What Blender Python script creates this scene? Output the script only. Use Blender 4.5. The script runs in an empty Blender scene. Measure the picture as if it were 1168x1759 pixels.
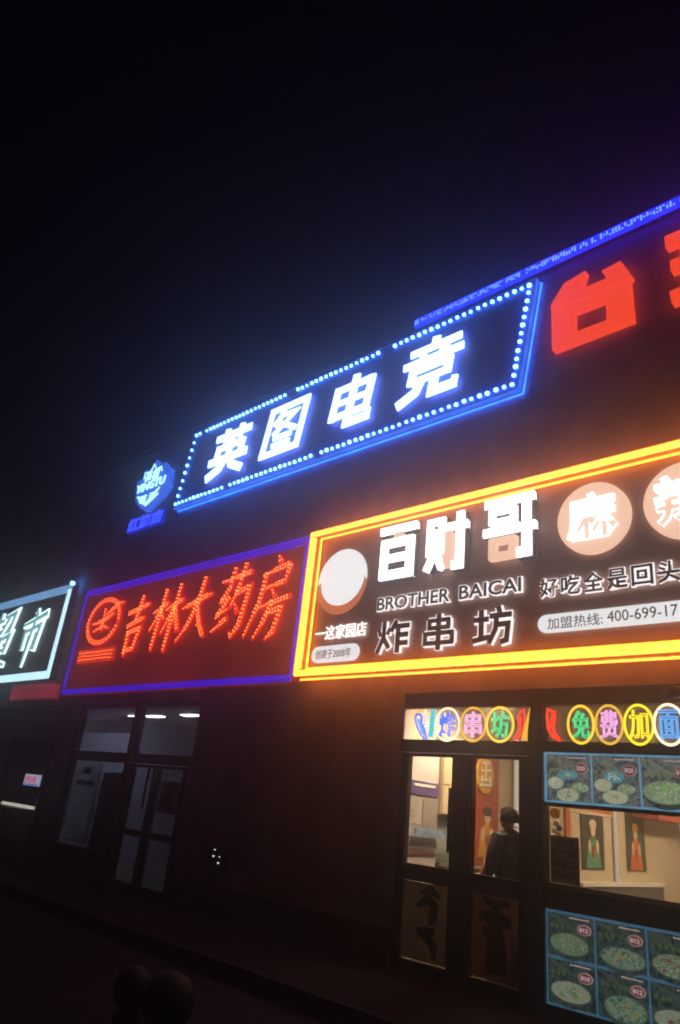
import bpy, bmesh, math, random
from mathutils import Vector, Matrix
random.seed(7)
SC = bpy.context.scene
COL = SC.collection
rad = math.radians

# ------------------------------------------------------------------ camera
CAM = (0.0, -7.15, 1.55)
YAW, PITCH, ROLL = rad(-45.2074), rad(22.8972), rad(-6.2608)
fwd = Vector((math.sin(YAW)*math.cos(PITCH), math.cos(YAW)*math.cos(PITCH), math.sin(PITCH)))
rgt = Vector((math.cos(YAW), -math.sin(YAW), 0))
dwn = fwd.cross(rgt)
r2 = rgt*math.cos(ROLL) + dwn*math.sin(ROLL)
d2 = -rgt*math.sin(ROLL) + dwn*math.cos(ROLL)
cd = bpy.data.cameras.new('camera')
cd.sensor_fit = 'VERTICAL'; cd.sensor_height = 36.0; cd.lens = 36*1203.26/1759
cd.clip_start = 0.05; cd.clip_end = 2000
cam = bpy.data.objects.new('camera', cd); COL.objects.link(cam)
m3 = Matrix((r2, -d2, -fwd)).transposed()
cam.matrix_world = Matrix.Translation(CAM) @ m3.to_4x4()
SC.camera = cam

# ------------------------------------------------------------------ night sky, faint moon
w = bpy.data.worlds.new('World'); SC.world = w; w.use_nodes = True
nt = w.node_tree
sky = nt.nodes.new('ShaderNodeTexSky'); sky.sky_type = 'NISHITA'; sky.sun_disc = False
sky.sun_elevation = rad(38); sky.sun_rotation = rad(150)
nt.links.new(sky.outputs[0], nt.nodes['Background'].inputs[0])
nt.nodes['Background'].inputs[1].default_value = 0.00018
md = bpy.data.lights.new('moon', 'SUN'); md.energy = 0.0015; md.angle = rad(0.5); md.color = (0.8, 0.88, 1.0)
mo = bpy.data.objects.new('moon', md); COL.objects.link(mo)
mo.rotation_euler = (rad(52), 0, rad(-150))
vs = SC.view_settings
vs.view_transform = 'Standard'; vs.look = 'None'; vs.exposure = 0.0; vs.gamma = 1.0; vs.use_curve_mapping = False
SC.cycles.use_denoising = True
SC.cycles.pixel_filter_type = 'BLACKMAN_HARRIS'; SC.cycles.filter_width = 1.9
SC.cycles.max_bounces = 8
SC.cycles.transparent_max_bounces = 16
SC.cycles.volume_bounces = 1
SC.cycles.sample_clamp_indirect = 4.0
SC.cycles.caustics_reflective = False; SC.cycles.caustics_refractive = False

# ------------------------------------------------------------------ materials
def s2l(c):
    return tuple(((v/255)/12.92 if v/255 <= .04045 else ((v/255+.055)/1.055)**2.4) for v in c)
MATS = {}
def mat(name, col=(.5,.5,.5), rough=.6, metal=0., noise=0., scale=8., bump=0., spec=.5, coat=0.):
    if name in MATS: return MATS[name]
    m = bpy.data.materials.new(name); m.use_nodes = True; t = m.node_tree; b = t.nodes['Principled BSDF']
    b.inputs['Base Color'].default_value = (*col, 1); b.inputs['Roughness'].default_value = rough
    b.inputs['Metallic'].default_value = metal; b.inputs['Specular IOR Level'].default_value = spec
    b.inputs['Coat Weight'].default_value = coat
    if noise or bump:
        tc = t.nodes.new('ShaderNodeTexCoord'); n = t.nodes.new('ShaderNodeTexNoise')
        n.inputs['Scale'].default_value = scale; n.inputs['Detail'].default_value = 8; n.inputs['Roughness'].default_value = .62
        t.links.new(tc.outputs['Object'], n.inputs['Vector'])
        if noise:
            r = t.nodes.new('ShaderNodeValToRGB')
            r.color_ramp.elements[0].position = .3; r.color_ramp.elements[1].position = .7
            r.color_ramp.elements[0].color = (*[max(0, v*(1-noise)) for v in col], 1)
            r.color_ramp.elements[1].color = (*[min(1, v*(1+noise)) for v in col], 1)
            t.links.new(n.outputs['Fac'], r.inputs['Fac']); t.links.new(r.outputs['Color'], b.inputs['Base Color'])
            mr = t.nodes.new('ShaderNodeMapRange'); mr.inputs['To Min'].default_value = max(.04, rough-.12); mr.inputs['To Max'].default_value = min(1, rough+.12)
            t.links.new(n.outputs['Fac'], mr.inputs['Value']); t.links.new(mr.outputs[0], b.inputs['Roughness'])
        if bump:
            bp = t.nodes.new('ShaderNodeBump'); bp.inputs['Strength'].default_value = bump; bp.inputs['Distance'].default_value = .02
            t.links.new(n.outputs['Fac'], bp.inputs['Height']); t.links.new(bp.outputs[0], b.inputs['Normal'])
    MATS[name] = m
    return m
def emi(name, col, strength=1., var=0., scale=14., base=None):
    """something that gives off light: an LED, a neon tube, a backlit print"""
    if name in MATS: return MATS[name]
    m = bpy.data.materials.new(name); m.use_nodes = True; t = m.node_tree; b = t.nodes['Principled BSDF']
    b.inputs['Base Color'].default_value = (*(base or (.06,.06,.06)), 1); b.inputs['Roughness'].default_value = .45
    b.inputs['Emission Color'].default_value = (*col, 1); b.inputs['Emission Strength'].default_value = strength
    if var:
        tc = t.nodes.new('ShaderNodeTexCoord'); n = t.nodes.new('ShaderNodeTexNoise')
        n.inputs['Scale'].default_value = scale; n.inputs['Detail'].default_value = 3
        mr = t.nodes.new('ShaderNodeMapRange'); mr.inputs['From Min'].default_value = .3; mr.inputs['From Max'].default_value = .7
        mr.inputs['To Min'].default_value = strength*(1-var); mr.inputs['To Max'].default_value = strength*(1+var)
        t.links.new(tc.outputs['Object'], n.inputs['Vector']); t.links.new(n.outputs['Fac'], mr.inputs['Value'])
        t.links.new(mr.outputs[0], b.inputs['Emission Strength'])
    MATS[name] = m
    return m
def printmat(name, stops, scale=20., strength=1., kind='noise'):
    """backlit print: mottled procedural colours"""
    if name in MATS: return MATS[name]
    m = bpy.data.materials.new(name); m.use_nodes = True; t = m.node_tree; b = t.nodes['Principled BSDF']
    b.inputs['Base Color'].default_value = (.04,.04,.04,1); b.inputs['Roughness'].default_value = .35
    tc = t.nodes.new('ShaderNodeTexCoord')
    if kind == 'noise':
        n = t.nodes.new('ShaderNodeTexNoise'); n.inputs['Detail'].default_value = 6; n.inputs['Distortion'].default_value = 1.2; out = n.outputs['Fac']
    else:
        n = t.nodes.new('ShaderNodeTexVoronoi'); out = n.outputs['Color']
    n.inputs['Scale'].default_value = scale
    r = t.nodes.new('ShaderNodeValToRGB'); e = r.color_ramp.elements
    if name.startswith('menu_'): stops = [tuple(.68*v+.32*(.3*c[0]+.6*c[1]+.1*c[2]) for v in c) for c in stops]
    ps = [.28+.44*i/(len(stops)-1) for i in range(len(stops))]
    e[0].position = ps[0]; e[0].color = (*stops[0], 1); e[1].position = ps[-1]; e[1].color = (*stops[-1], 1)
    for p, c in list(zip(ps, stops))[1:-1]:
        k = e.new(p); k.color = (*c, 1)
    t.links.new(tc.outputs['Object'], n.inputs['Vector']); t.links.new(out, r.inputs['Fac'])
    t.links.new(r.outputs['Color'], b.inputs['Emission Color']); b.inputs['Emission Strength'].default_value = strength
    MATS[name] = m
    return m
def paper(name, col, back=.5):
    """thin paper or film that lets some of the light behind it through"""
    if name in MATS: return MATS[name]
    m = bpy.data.materials.new(name); m.use_nodes = True; t = m.node_tree; t.nodes.clear()
    o = t.nodes.new('ShaderNodeOutputMaterial'); a = t.nodes.new('ShaderNodeBsdfDiffuse'); b = t.nodes.new('ShaderNodeBsdfTranslucent'); mx = t.nodes.new('ShaderNodeMixShader')
    tc = t.nodes.new('ShaderNodeTexCoord'); n = t.nodes.new('ShaderNodeTexNoise'); n.inputs['Scale'].default_value = 4; n.inputs['Detail'].default_value = 6
    rp = t.nodes.new('ShaderNodeValToRGB'); rp.color_ramp.elements[0].position = .3; rp.color_ramp.elements[1].position = .7
    rp.color_ramp.elements[0].color = (*[v*.75 for v in col], 1); rp.color_ramp.elements[1].color = (*[min(1, v*1.15) for v in col], 1)
    t.links.new(tc.outputs['Object'], n.inputs['Vector']); t.links.new(n.outputs['Fac'], rp.inputs['Fac'])
    t.links.new(rp.outputs[0], a.inputs[0]); t.links.new(rp.outputs[0], b.inputs[0]); mx.inputs[0].default_value = back
    t.links.new(a.outputs[0], mx.inputs[1]); t.links.new(b.outputs[0], mx.inputs[2]); t.links.new(mx.outputs[0], o.inputs[0])
    MATS[name] = m
    return m
def glassmat(name, tint, refl=.06):
    if name in MATS: return MATS[name]
    m = bpy.data.materials.new(name); m.use_nodes = True; t = m.node_tree; t.nodes.clear()
    o = t.nodes.new('ShaderNodeOutputMaterial'); tr = t.nodes.new('ShaderNodeBsdfTransparent'); tr.inputs[0].default_value = (*tint, 1)
    g = t.nodes.new('ShaderNodeBsdfGlossy'); g.inputs['Roughness'].default_value = .03; g.inputs[0].default_value = (1,1,1,1)
    lw = t.nodes.new('ShaderNodeLayerWeight'); lw.inputs[0].default_value = .25
    mr = t.nodes.new('ShaderNodeMapRange'); mr.inputs['To Min'].default_value = refl; mr.inputs['To Max'].default_value = .7
    mx = t.nodes.new('ShaderNodeMixShader')
    t.links.new(lw.outputs['Fresnel'], mr.inputs['Value']); t.links.new(mr.outputs[0], mx.inputs[0])
    t.links.new(tr.outputs[0], mx.inputs[1]); t.links.new(g.outputs[0], mx.inputs[2]); t.links.new(mx.outputs[0], o.inputs[0])
    MATS[name] = m
    return m

# ------------------------------------------------------------------ mesh helpers
class MB:
    def __init__(s): s.v = []; s.f = []
    def box(s, x0, x1, y0, y1, z0, z1):
        i = len(s.v)
        s.v += [(x0,y0,z0),(x1,y0,z0),(x1,y1,z0),(x0,y1,z0),(x0,y0,z1),(x1,y0,z1),(x1,y1,z1),(x0,y1,z1)]
        s.f += [tuple(i+k for k in q) for q in ((0,3,2,1),(4,5,6,7),(0,1,5,4),(1,2,6,5),(2,3,7,6),(3,0,4,7))]
        return s
    def prism(s, poly, y0, y1):
        """polygon in x,z pushed from y0 (front) to y1"""
        n = len(poly); i = len(s.v)
        s.v += [(x, y0, z) for x, z in poly] + [(x, y1, z) for x, z in poly]
        s.f += [tuple(range(i, i+n)), tuple(range(i+2*n-1, i+n-1, -1))]
        s.f += [(i+k, i+n+k, i+n+(k+1) % n, i+(k+1) % n) for k in range(n)]
        return s
    def stroke(s, pts, y0, y1, wd=None):
        """flat brush or block stroke along x,z points (x,z[,w]) with mitred joints"""
        P = [(p[0], p[1], p[2] if len(p) > 2 else wd) for p in pts]
        L = []; Rr = []
        for k, (x, z, ww) in enumerate(P):
            d0 = Vector((P[k][0]-P[k-1][0], P[k][1]-P[k-1][1])) if k else None
            d1 = Vector((P[k+1][0]-P[k][0], P[k+1][1]-P[k][1])) if k < len(P)-1 else None
            d0 = d0.normalized() if d0 and d0.length > 1e-9 else None
            d1 = d1.normalized() if d1 and d1.length > 1e-9 else None
            if d0 is None: d0 = d1
            if d1 is None: d1 = d0
            t = (d0+d1)
            t = t.normalized() if t.length > 1e-6 else d0
            n = Vector((-t.y, t.x)); c = max(.5, n.dot(Vector((-d0.y, d0.x))))
            h = ww/2/c
            L.append((x+n.x*h, z+n.y*h)); Rr.append((x-n.x*h, z-n.y*h))
        i = len(s.v); n = len(P)
        s.v += [(a, y0, b) for a, b in L] + [(a, y0, b) for a, b in Rr] + [(a, y1, b) for a, b in L] + [(a, y1, b) for a, b in Rr]
        for k in range(n-1):
            s.f += [(i+k, i+n+k, i+n+k+1, i+k+1), (i+2*n+k, i+2*n+k+1, i+3*n+k+1, i+3*n+k), (i+k, i+k+1, i+2*n+k+1, i+2*n+k), (i+n+k, i+3*n+k, i+3*n+k+1, i+n+k+1)]
        s.f += [(i, i+2*n, i+3*n, i+n), (i+n-1, i+2*n-1, i+4*n-1, i+3*n-1)]
        return s
    def tube(s, pts, r, n=6, closed=False, taper=None):
        pts = [Vector(p) for p in pts]; m = len(pts); i = len(s.v)
        for k, p in enumerate(pts):
            a = pts[k-1] if (k or closed) else p; b = pts[(k+1) % m] if (k < m-1 or closed) else p
            d = (b-a).normalized(); u = d.cross(Vector((0,1,0)) if abs(d.y) < .9 else Vector((1,0,0))).normalized(); q = d.cross(u)
            rr = r if taper is None else taper[k]
            for j in range(n):
                g = 2*math.pi*j/n; s.v.append(tuple(p + u*rr*math.cos(g) + q*rr*math.sin(g)))
        for k in range(m if closed else m-1):
            for j in range(n):
                a0 = i+k*n; b0 = i+((k+1) % m)*n
                s.f.append((a0+j, a0+(j+1) % n, b0+(j+1) % n, b0+j))
        if not closed:
            s.f += [tuple(i+j for j in reversed(range(n))), tuple(i+(m-1)*n+j for j in range(n))]
        return s
    def lathe(s, prof, cx, cy, n=24):
        i = len(s.v); m = len(prof)
        for r, z in prof:
            for j in range(n): s.v.append((cx+r*math.cos(2*math.pi*j/n), cy+r*math.sin(2*math.pi*j/n), z))
        for k in range(m-1):
            for j in range(n): s.f.append((i+k*n+j, i+k*n+(j+1) % n, i+(k+1)*n+(j+1) % n, i+(k+1)*n+j))
        s.f += [tuple(i+j for j in reversed(range(n))), tuple(i+(m-1)*n+j for j in range(n))]
        return s
    def build(s, name, m, parent=None, smooth=False, loc=None, bevel=0.):
        me = bpy.data.meshes.new(name); me.from_pydata(s.v, [], s.f); me.update()
        bm = bmesh.new(); bm.from_mesh(me); bmesh.ops.recalc_face_normals(bm, faces=bm.faces)
        if bevel:
            try: bmesh.ops.bevel(bm, geom=list(bm.edges), offset=bevel, segments=2, affect='EDGES', profile=.5)
            except Exception: pass
        bm.to_mesh(me); bm.free()
        if smooth:
            for p in me.polygons: p.use_smooth = True
        me.materials.append(m)
        return link(name, me, parent, loc)
def link(name, me, parent=None, loc=None):
    o = bpy.data.objects.new(name, me); COL.objects.link(o)
    if parent: o.parent = parent
    if loc: o.location = loc
    return o
def tag(o, label=None, cat=None, group=None, kind=None):
    if label: o['label'] = label
    if cat: o['category'] = cat
    if group: o['group'] = group
    if kind: o['kind'] = kind
    return o
def thing(name, label, cat, loc=(0,0,0), group=None):
    o = bpy.data.objects.new(name, None); COL.objects.link(o); o.location = loc
    return tag(o, label, cat, group)
def ell(cx, cz, rx, rz, n=32, a0=0., a1=2*math.pi):
    full = abs(a1-a0-2*math.pi) < 1e-6
    return [(cx+rx*math.cos(a0+(a1-a0)*k/(n if full else n-1)), cz+rz*math.sin(a0+(a1-a0)*k/(n if full else n-1))) for k in range(n)]
def pill(x0, x1, z0, z1, n=10):
    r = (z1-z0)/2; c = (z0+z1)/2
    return [(x1-r+r*math.cos(-math.pi/2+math.pi*k/n), c+r*math.sin(-math.pi/2+math.pi*k/n)) for k in range(n+1)] + \
           [(x0+r+r*math.cos(math.pi/2+math.pi*k/n), c+r*math.sin(math.pi/2+math.pi*k/n)) for k in range(n+1)]
def text_mesh(body, x0, x1, z0, z1, yf, depth=.02, bold=0., tube=0., shear=0., grow=0.):
    """lettering fitted into a rectangle of the facade plane; yf = front, depth = thickness"""
    cu = bpy.data.curves.new('lettering', 'FONT'); cu.body = body; cu.size = 1.0; cu.resolution_u = 3
    if tube:
        cu.fill_mode = 'NONE'; cu.bevel_depth = tube; cu.bevel_resolution = 1
    else:
        cu.offset = bold; cu.extrude = .05
    ob = bpy.data.objects.new('lettering', cu); COL.objects.link(ob)
    dg = bpy.context.evaluated_depsgraph_get()
    me = bpy.data.meshes.new_from_object(ob.evaluated_get(dg))
    bpy.data.objects.remove(ob); bpy.data.curves.remove(cu)
    vs_ = me.vertices
    if not len(vs_): return me
    ax = min(v.co.x for v in vs_); bx = max(v.co.x for v in vs_); ay = min(v.co.y for v in vs_); by = max(v.co.y for v in vs_)
    az = min(v.co.z for v in vs_); bz = max(v.co.z for v in vs_)
    ax += bold; bx -= bold; ay += bold; by -= bold   # fit the plain glyph, let a bold one overhang evenly
    for v in vs_:
        tx = (v.co.x-ax)/(bx-ax); tz = (v.co.y-ay)/max(1e-9, by-ay); td = (v.co.z-az)/max(1e-9, bz-az)
        v.co = (x0+tx*(x1-x0)+shear*tz*(z1-z0), yf+depth*(1-td), z0+tz*(z1-z0))
    for p in me.polygons: p.material_index = 0
    return me
def text(name, body, x0, x1, z0, z1, yf, m, parent, **k):
    me = text_mesh(body, x0, x1, z0, z1, yf, **k)
    me.materials.clear(); me.materials.append(m); me.name = name
    return link(name, me, parent)
def glyph(name, strokes, x0, x1, z0, z1, yf, depth, m, parent, shear=0., wscale=1.):
    """a block or brush character from its strokes on a 100 x 100 grid"""
    mb = MB(); sx = (x1-x0)/100; sz = (z1-z0)/100; sw = (sx+sz)/2*wscale
    for i, st in enumerate(strokes):
        wd, pts = st
        pp = [(x0+p[0]*sx+shear*p[1]*sz, z0+p[1]*sz, (p[2] if len(p) > 2 else wd)*sw) for p in pts]
        mb.stroke(pp, yf-.0006*i, yf+depth)
    return mb.build(name, m, parent)

YING = [(14,[(6,84),(94,84)]),(14,[(32,99),(32,71)]),(14,[(68,99),(68,71)]),(13,[(20,61),(80,61)]),(14,[(20,67),(20,37)]),(14,[(80,67),(80,37)]),(15,[(2,36),(98,36)]),(14,[(50,76),(50,38)]),(16,[(45,38),(36,18),(6,4)]),(16,[(55,38),(66,18),(95,4)])]
TU = [(13,[(8,98),(8,2)]),(13,[(92,98),(92,2)]),(12,[(2,93),(98,93)]),(12,[(2,7),(98,7)]),(11,[(42,86),(22,60)]),(10,[(36,77),(72,77),(24,42)]),(11,[(34,64),(80,42)]),(10,[(28,35),(72,35)]),(10,[(28,21),(72,21)])]
DIAN = [(13,[(12,80),(88,80)]),(11,[(12,53),(88,53)]),(13,[(12,27),(88,27)]),(15,[(14,86),(14,20)]),(15,[(86,86),(86,20)]),(16,[(50,100),(50,8),(98,8)]),(9,[(94,4),(94,22)])]
JING = [(14,[(50,102),(50,86)]),(12,[(10,86),(92,86)]),(12,[(30,82),(36,70)]),(12,[(70,82),(64,70)]),(12,[(2,67),(98,67)]),(11,[(20,53),(80,53)]),(14,[(21,58),(21,30)]),(14,[(79,58),(79,30)]),(11,[(20,35),(80,35)]),(15,[(38,35),(32,16),(4,2)]),(15,[(60,35),(60,8),(98,8)]),(10,[(94,4),(94,20)])]
QIU = [(16,[(0,88),(44,88)]),(15,[(3,52),(42,52)]),(16,[(0,10),(46,14)]),(16,[(22,88),(22,12)]),(14,[(50,76),(98,76)]),(15,[(74,100),(74,6),(62,6)]),(12,[(54,60),(62,46)]),(12,[(46,22),(72,46)]),(12,[(96,62),(82,48)]),(13,[(78,46),(98,10)]),(11,[(86,98),(94,88)])]
BAI = [(15,[(4,92),(96,92)]),(17,[(17,74),(17,2)]),(17,[(83,74),(83,2)]),(17,[(10,67),(90,67)]),(15,[(17,39),(83,39)]),(17,[(10,9),(90,9)])]
CAI = [(14,[(10,96),(10,30)]),(14,[(4,90),(46,90)]),(14,[(40,96),(40,30)]),(9,[(25,76),(25,34)]),(14,[(22,34),(4,4)]),(14,[(28,32),(42,6)]),(15,[(48,76),(100,76)]),(16,[(84,100),(84,8),(66,8)])]
GE = [(14,[(2,93),(98,93)]),(11,[(13,78),(64,78)]),(12,[(17,82),(17,58)]),(12,[(60,82),(60,58)]),(11,[(13,61),(64,61)]),(14,[(0,46),(100,46)]),(15,[(84,93),(84,46)]),(16,[(84,46),(84,7),(66,7)])]
GE2 = [(11,[(13,31),(62,31)]),(13,[(18,35),(18,3)]),(13,[(57,35),(57,3)]),(12,[(12,7),(62,7)])]
ZHA = [(9,[(6,72),(12,52)]),(9,[(40,76),(33,56)]),(11,[(22,98),(22,52),(4,2)]),(11,[(23,44),(40,14)]),(11,[(60,98),(44,64)]),(11,[(52,79),(100,79)]),(12,[(66,79),(66,-2)]),(11,[(66,52),(97,52)]),(11,[(66,27),(97,27)])]
CHUAN = [(10,[(16,83),(84,83)]),(10,[(16,61),(84,61)]),(11,[(21,86),(21,58)]),(11,[(79,86),(79,58)]),(10,[(4,45),(96,45)]),(10,[(4,17),(96,17)]),(11,[(9,48),(9,14)]),(11,[(91,48),(91,14)]),(12,[(50,102),(50,-4)])]
FANG = [(11,[(4,70),(44,70)]),(12,[(24,97),(24,16)]),(11,[(2,12),(46,20)]),(11,[(68,102),(72,84)]),(11,[(46,77),(102,77)]),(11,[(64,77),(61,40),(44,2)]),(11,[(63,52),(93,52),(89,8),(74,4)])]
# brush characters: (x, y, width)
B_JI = [(0,[(8,76,9),(50,82,11),(92,88,6)]),(0,[(54,104,7),(50,80,13),(46,58,6)]),(0,[(16,52,7),(48,58,10),(84,64,6)]),(0,[(26,42,10),(30,22,11),(32,-2,7)]),(0,[(26,40,8),(74,46,11),(64,6,7)]),(0,[(32,8,7),(68,12,7)])]
B_LIN = [(0,[(0,62,6),(48,76,8)]),(0,[(28,100,7),(26,50,11),(22,-4,6)]),(0,[(26,66,9),(-2,30,4)]),(0,[(30,60,7),(46,46,5)]),(0,[(46,64,6),(100,78,8)]),(0,[(78,104,7),(74,50,12),(70,-8,6)]),(0,[(74,66,9),(44,22,4)]),(0,[(78,64,7),(104,24,10)])]
B_DA = [(0,[(4,56,6),(52,66,11),(98,74,6)]),(0,[(60,104,8),(54,62,13),(34,26,9),(2,-2,3)]),(0,[(54,60,6),(74,26,12),(102,2,6)])]
B_YAO = [(0,[(4,84,6),(96,92,8)]),(0,[(36,102,7),(32,76,8)]),(0,[(70,106,8),(62,78,7)]),(0,[(34,74,7),(12,54,8),(36,58,5)]),(0,[(38,58,7),(8,32,8),(42,42,5)]),(0,[(2,10,5),(46,28,9)]),(0,[(64,76,9),(46,42,4)]),(0,[(58,62,7),(98,70,9),(88,14,11),(70,-2,4),(60,8,2)]),(0,[(62,46,4),(74,32,9)])]
B_FANG = [(0,[(52,106,5),(62,92,10)]),(0,[(20,82,6),(88,92,8)]),(0,[(26,84,9),(22,44,9),(-4,-4,3)]),(0,[(26,62,6),(82,68,7)]),(0,[(88,90,8),(80,64,5)]),(0,[(52,58,4),(62,48,9)]),(0,[(24,36,6),(104,46,8)]),(0,[(58,42,9),(46,18,8),(24,-8,3)]),(0,[(52,26,6),(86,32,8),(76,0,9),(58,-10,3)])]
B_CHAO = [(0,[(8,80,8),(48,86,8)]),(0,[(30,102,8),(26,60,10)]),(0,[(2,56,7),(52,64,9)]),(0,[(30,58,9),(28,20,8)]),(0,[(30,40,7),(48,42,7)]),(0,[(16,44,9),(0,2,4)]),(0,[(10,26,6),(40,8,11),(104,0,6)]),(0,[(52,90,7),(94,96,10),(86,62,9),(76,60,3)]),(0,[(72,90,9),(50,58,4)]),(0,[(58,50,9),(60,20,8)]),(0,[(58,48,8),(94,54,10),(86,22,8)]),(0,[(60,26,7),(88,28,7)])]
B_SHI = [(0,[(52,108,4),(56,92,14),(50,88,4)]),(0,[(2,72,7),(50,80,10),(104,92,12)]),(0,[(20,62,10),(22,16,9)]),(0,[(20,56,8),(86,68,11),(80,18,11),(68,16,4)]),(0,[(56,84,9),(50,40,11),(44,-22,4)])]

# ------------------------------------------------------------------ palette
M_wall = mat('facade_render', (.44,.37,.39), .66, noise=.28, scale=1.1, bump=.3)
M_cap = mat('parapet_metal', (.16,.16,.18), .4, metal=.6, noise=.1)
M_frame = mat('dark_frame', (.018,.015,.015), .42, noise=.2, scale=3)
M_black = mat('black_metal', (.012,.012,.013), .35, metal=.3)
M_steel = mat('brushed_steel', (.45,.45,.45), .32, metal=1., noise=.1, scale=20)
M_gl = glassmat('shop_glass', (.86,.80,.74))
M_gl2 = glassmat('dark_glass', (.74,.74,.78), .06)
M_white = emi('white_letter', (.27,.42,1.0), 4.6)
M_whitew = emi('white_letter_warm', (1.0,.95,.95), 3.2)
M_bulb = emi('led_bulb_white', (.085,.30,1.0), 15)
M_blue = emi('blue_tube', (.04,.20,.95), 1.2, var=.25, scale=3)
M_blue_d = emi('blue_deep_tube', (.035,.009,.75), .8, var=.2, scale=6)
M_amber = emi('amber_tube', (6.0,1.35,.14), 1.0, var=.35, scale=20)
M_red = emi('red_letter', (1.0,.066,.014), 1.0)
M_reddot = emi('red_led', (6.5,1.0,.24), 1.0)
M_redglow = emi('red_tube', (1.0,.032,.005), 1.0, var=.25, scale=9)
M_peach = emi('peach_face', (.92,.55,.38), 1.0)
M_cool = emi('cool_white_strip', (.55,.86,.98), 1.5, var=.3, scale=25)
M_navy = mat('navy_panel', (.06,.10,.45), .5, noise=.1, scale=3)
M_brown = mat('sign_panel', (.50,.30,.25), .5, noise=.08, scale=2)
M_redp = mat('pharmacy_panel', (.52,.17,.14), .55, noise=.1, scale=2)
M_dark = mat('dark_face', (.035,.035,.045), .4)

# ------------------------------------------------------------------ ground
def sheet(name, x0, x1, y0, y1, z, m):
    mb = MB(); mb.v = [(x0,y0,z),(x1,y0,z),(x1,y1,z),(x0,y1,z)]; mb.f = [(0,1,2,3)]
    return tag(mb.build(name, m), kind='structure')
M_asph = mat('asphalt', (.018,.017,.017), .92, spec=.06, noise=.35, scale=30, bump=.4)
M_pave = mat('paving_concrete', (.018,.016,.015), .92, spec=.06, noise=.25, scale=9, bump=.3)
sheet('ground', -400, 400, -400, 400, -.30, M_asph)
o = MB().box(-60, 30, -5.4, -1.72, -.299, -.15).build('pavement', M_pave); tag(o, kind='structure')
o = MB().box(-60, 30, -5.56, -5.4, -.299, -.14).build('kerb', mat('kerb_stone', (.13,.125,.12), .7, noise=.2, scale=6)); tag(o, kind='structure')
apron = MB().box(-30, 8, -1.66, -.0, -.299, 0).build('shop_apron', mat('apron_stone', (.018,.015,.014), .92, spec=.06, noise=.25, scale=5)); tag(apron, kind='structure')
M_slab = mat('apron_edge_stone', (.03,.026,.024), .92, spec=.06, noise=.25, scale=7)
slab = MB().box(-.597, .597, -.03, .03, -.147, .012)
sm_ = slab.build('edge_slab', M_slab, apron, bevel=.006); sm_.location = (-29.4, -1.69, 0)
for k in range(1, 28):
    c_ = sm_.copy(); COL.objects.link(c_); c_.parent = apron; c_.location = (-29.4+1.2*k, -1.69, 0)

# ------------------------------------------------------------------ building
bld = thing('shop_building', 'long dark two storey shop row carrying all the lit signs', 'building')
TOP = 8.73
OP = [(-20.6,-14.85),(-13.97,-9.98),(-5.66,-.55)]
mb = MB().box(-30, 6, 0, .12, 2.98, TOP)
xs = [-30] + [v for p in OP for v in p] + [6]
for i in range(0, len(xs), 2): mb.box(xs[i], xs[i+1], 0, .12, 0, 2.98)
mb.build('wall', M_wall, bld)
MB().box(-30.05, 6.05, -.06, .2, TOP+.002, TOP+.09).build('parapet_cap', M_cap, bld)
MB().box(-30, 6, .122, 12, 5.0, 5.2).build('roof', mat('roof_felt', (.05,.05,.05), .9), bld)
MB().box(-30.3, -30.002, 0, 12, 0, TOP).build('side_wall', M_wall, bld)
MB().box(6.002, 6.3, 0, 12, 0, TOP).build('side_wall', M_wall, bld)
MB().box(-30, 6, 12.002, 12.3, 0, TOP).build('rear_wall', M_wall, bld)
M_base = mat('plinth_stone', (.055,.05,.05), .35, noise=.3, scale=6)
for x0, x1 in ((-14.85,-13.97),(-9.98,-5.66)):
    MB().box(x0+.01, x1-.01, -.035, -.002, 0.002, .38).build('plinth', M_base, bld)

def leaf(x0, x1, z0, z1, sl, sr, rails, glass, name='door', hx=None):
    """door leaf: stiles, rails; glass panes as sub-parts"""
    mb = MB().box(x0, x0+sl, -.03, .05, z0, z1).box(x1-sr, x1, -.03, .05, z0, z1)
    for a, b in rails: mb.box(x0+sl, x1-sr, -.028, .048, a, b)
    d = mb.build(name, M_frame, bld)
    rs = sorted(rails)
    for (a0, a1), (b0, b1) in zip(rs[:-1], rs[1:]):
        MB().box(x0+sl, x1-sr, .006, .014, a1, b0).build('glass_pane', glass, d)
    if hx:
        h = MB().tube([(hx,-.10,1.24),(hx,-.10,1.90)], .017, 8)
        for z in (1.36, 1.72): h.tube([(hx,-.10,z),(hx,-.03,z)], .012, 6)
        h.build('handle', M_black, d, smooth=True)
    return d
# snack shop front
leaf(-5.64, -4.765, .004, 2.27, .11, .135, [(.004,.13),(.90,1.07),(2.235,2.27)], M_gl, 'door', -4.87)
leaf(-4.76, -3.935, .004, 2.27, .135, .11, [(.004,.13),(.90,1.07),(2.235,2.27)], M_gl, 'door', -4.655)
fr = MB().box(-5.66, -3.93, -.04, .08, 2.28, 2.425).box(-5.66, -3.93, -.02, .08, 2.80, 2.98).box(-3.93, -3.765, -.05, .10, 0, 2.98)
fr.build('door_frame', M_frame, bld)
MB().box(-5.66, -3.93, .012, .02, 2.425, 2.80).build('transom_pane', M_gl, bld)
wf = MB()
for a, b in ((0,.09),(.875,1.10),(1.80,1.835),(2.325,2.43),(2.80,2.98)): wf.box(-3.765, -.55, -.03, .08, a, b)
wf.box(-.62, -.552, -.028, .078, .09, .875).box(-.62, -.552, -.028, .078, 1.10, 1.80).box(-.62, -.552, -.028, .078, 2.43, 2.80)
win = wf.build('window', M_frame, bld)
MB().box(-3.765, -.62, .012, .02, 1.10, 1.80).build('glass_pane', M_gl, win)
MB().box(-3.765, -.62, .012, .02, 2.43, 2.80).build('glass_pane', M_gl, win)
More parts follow.
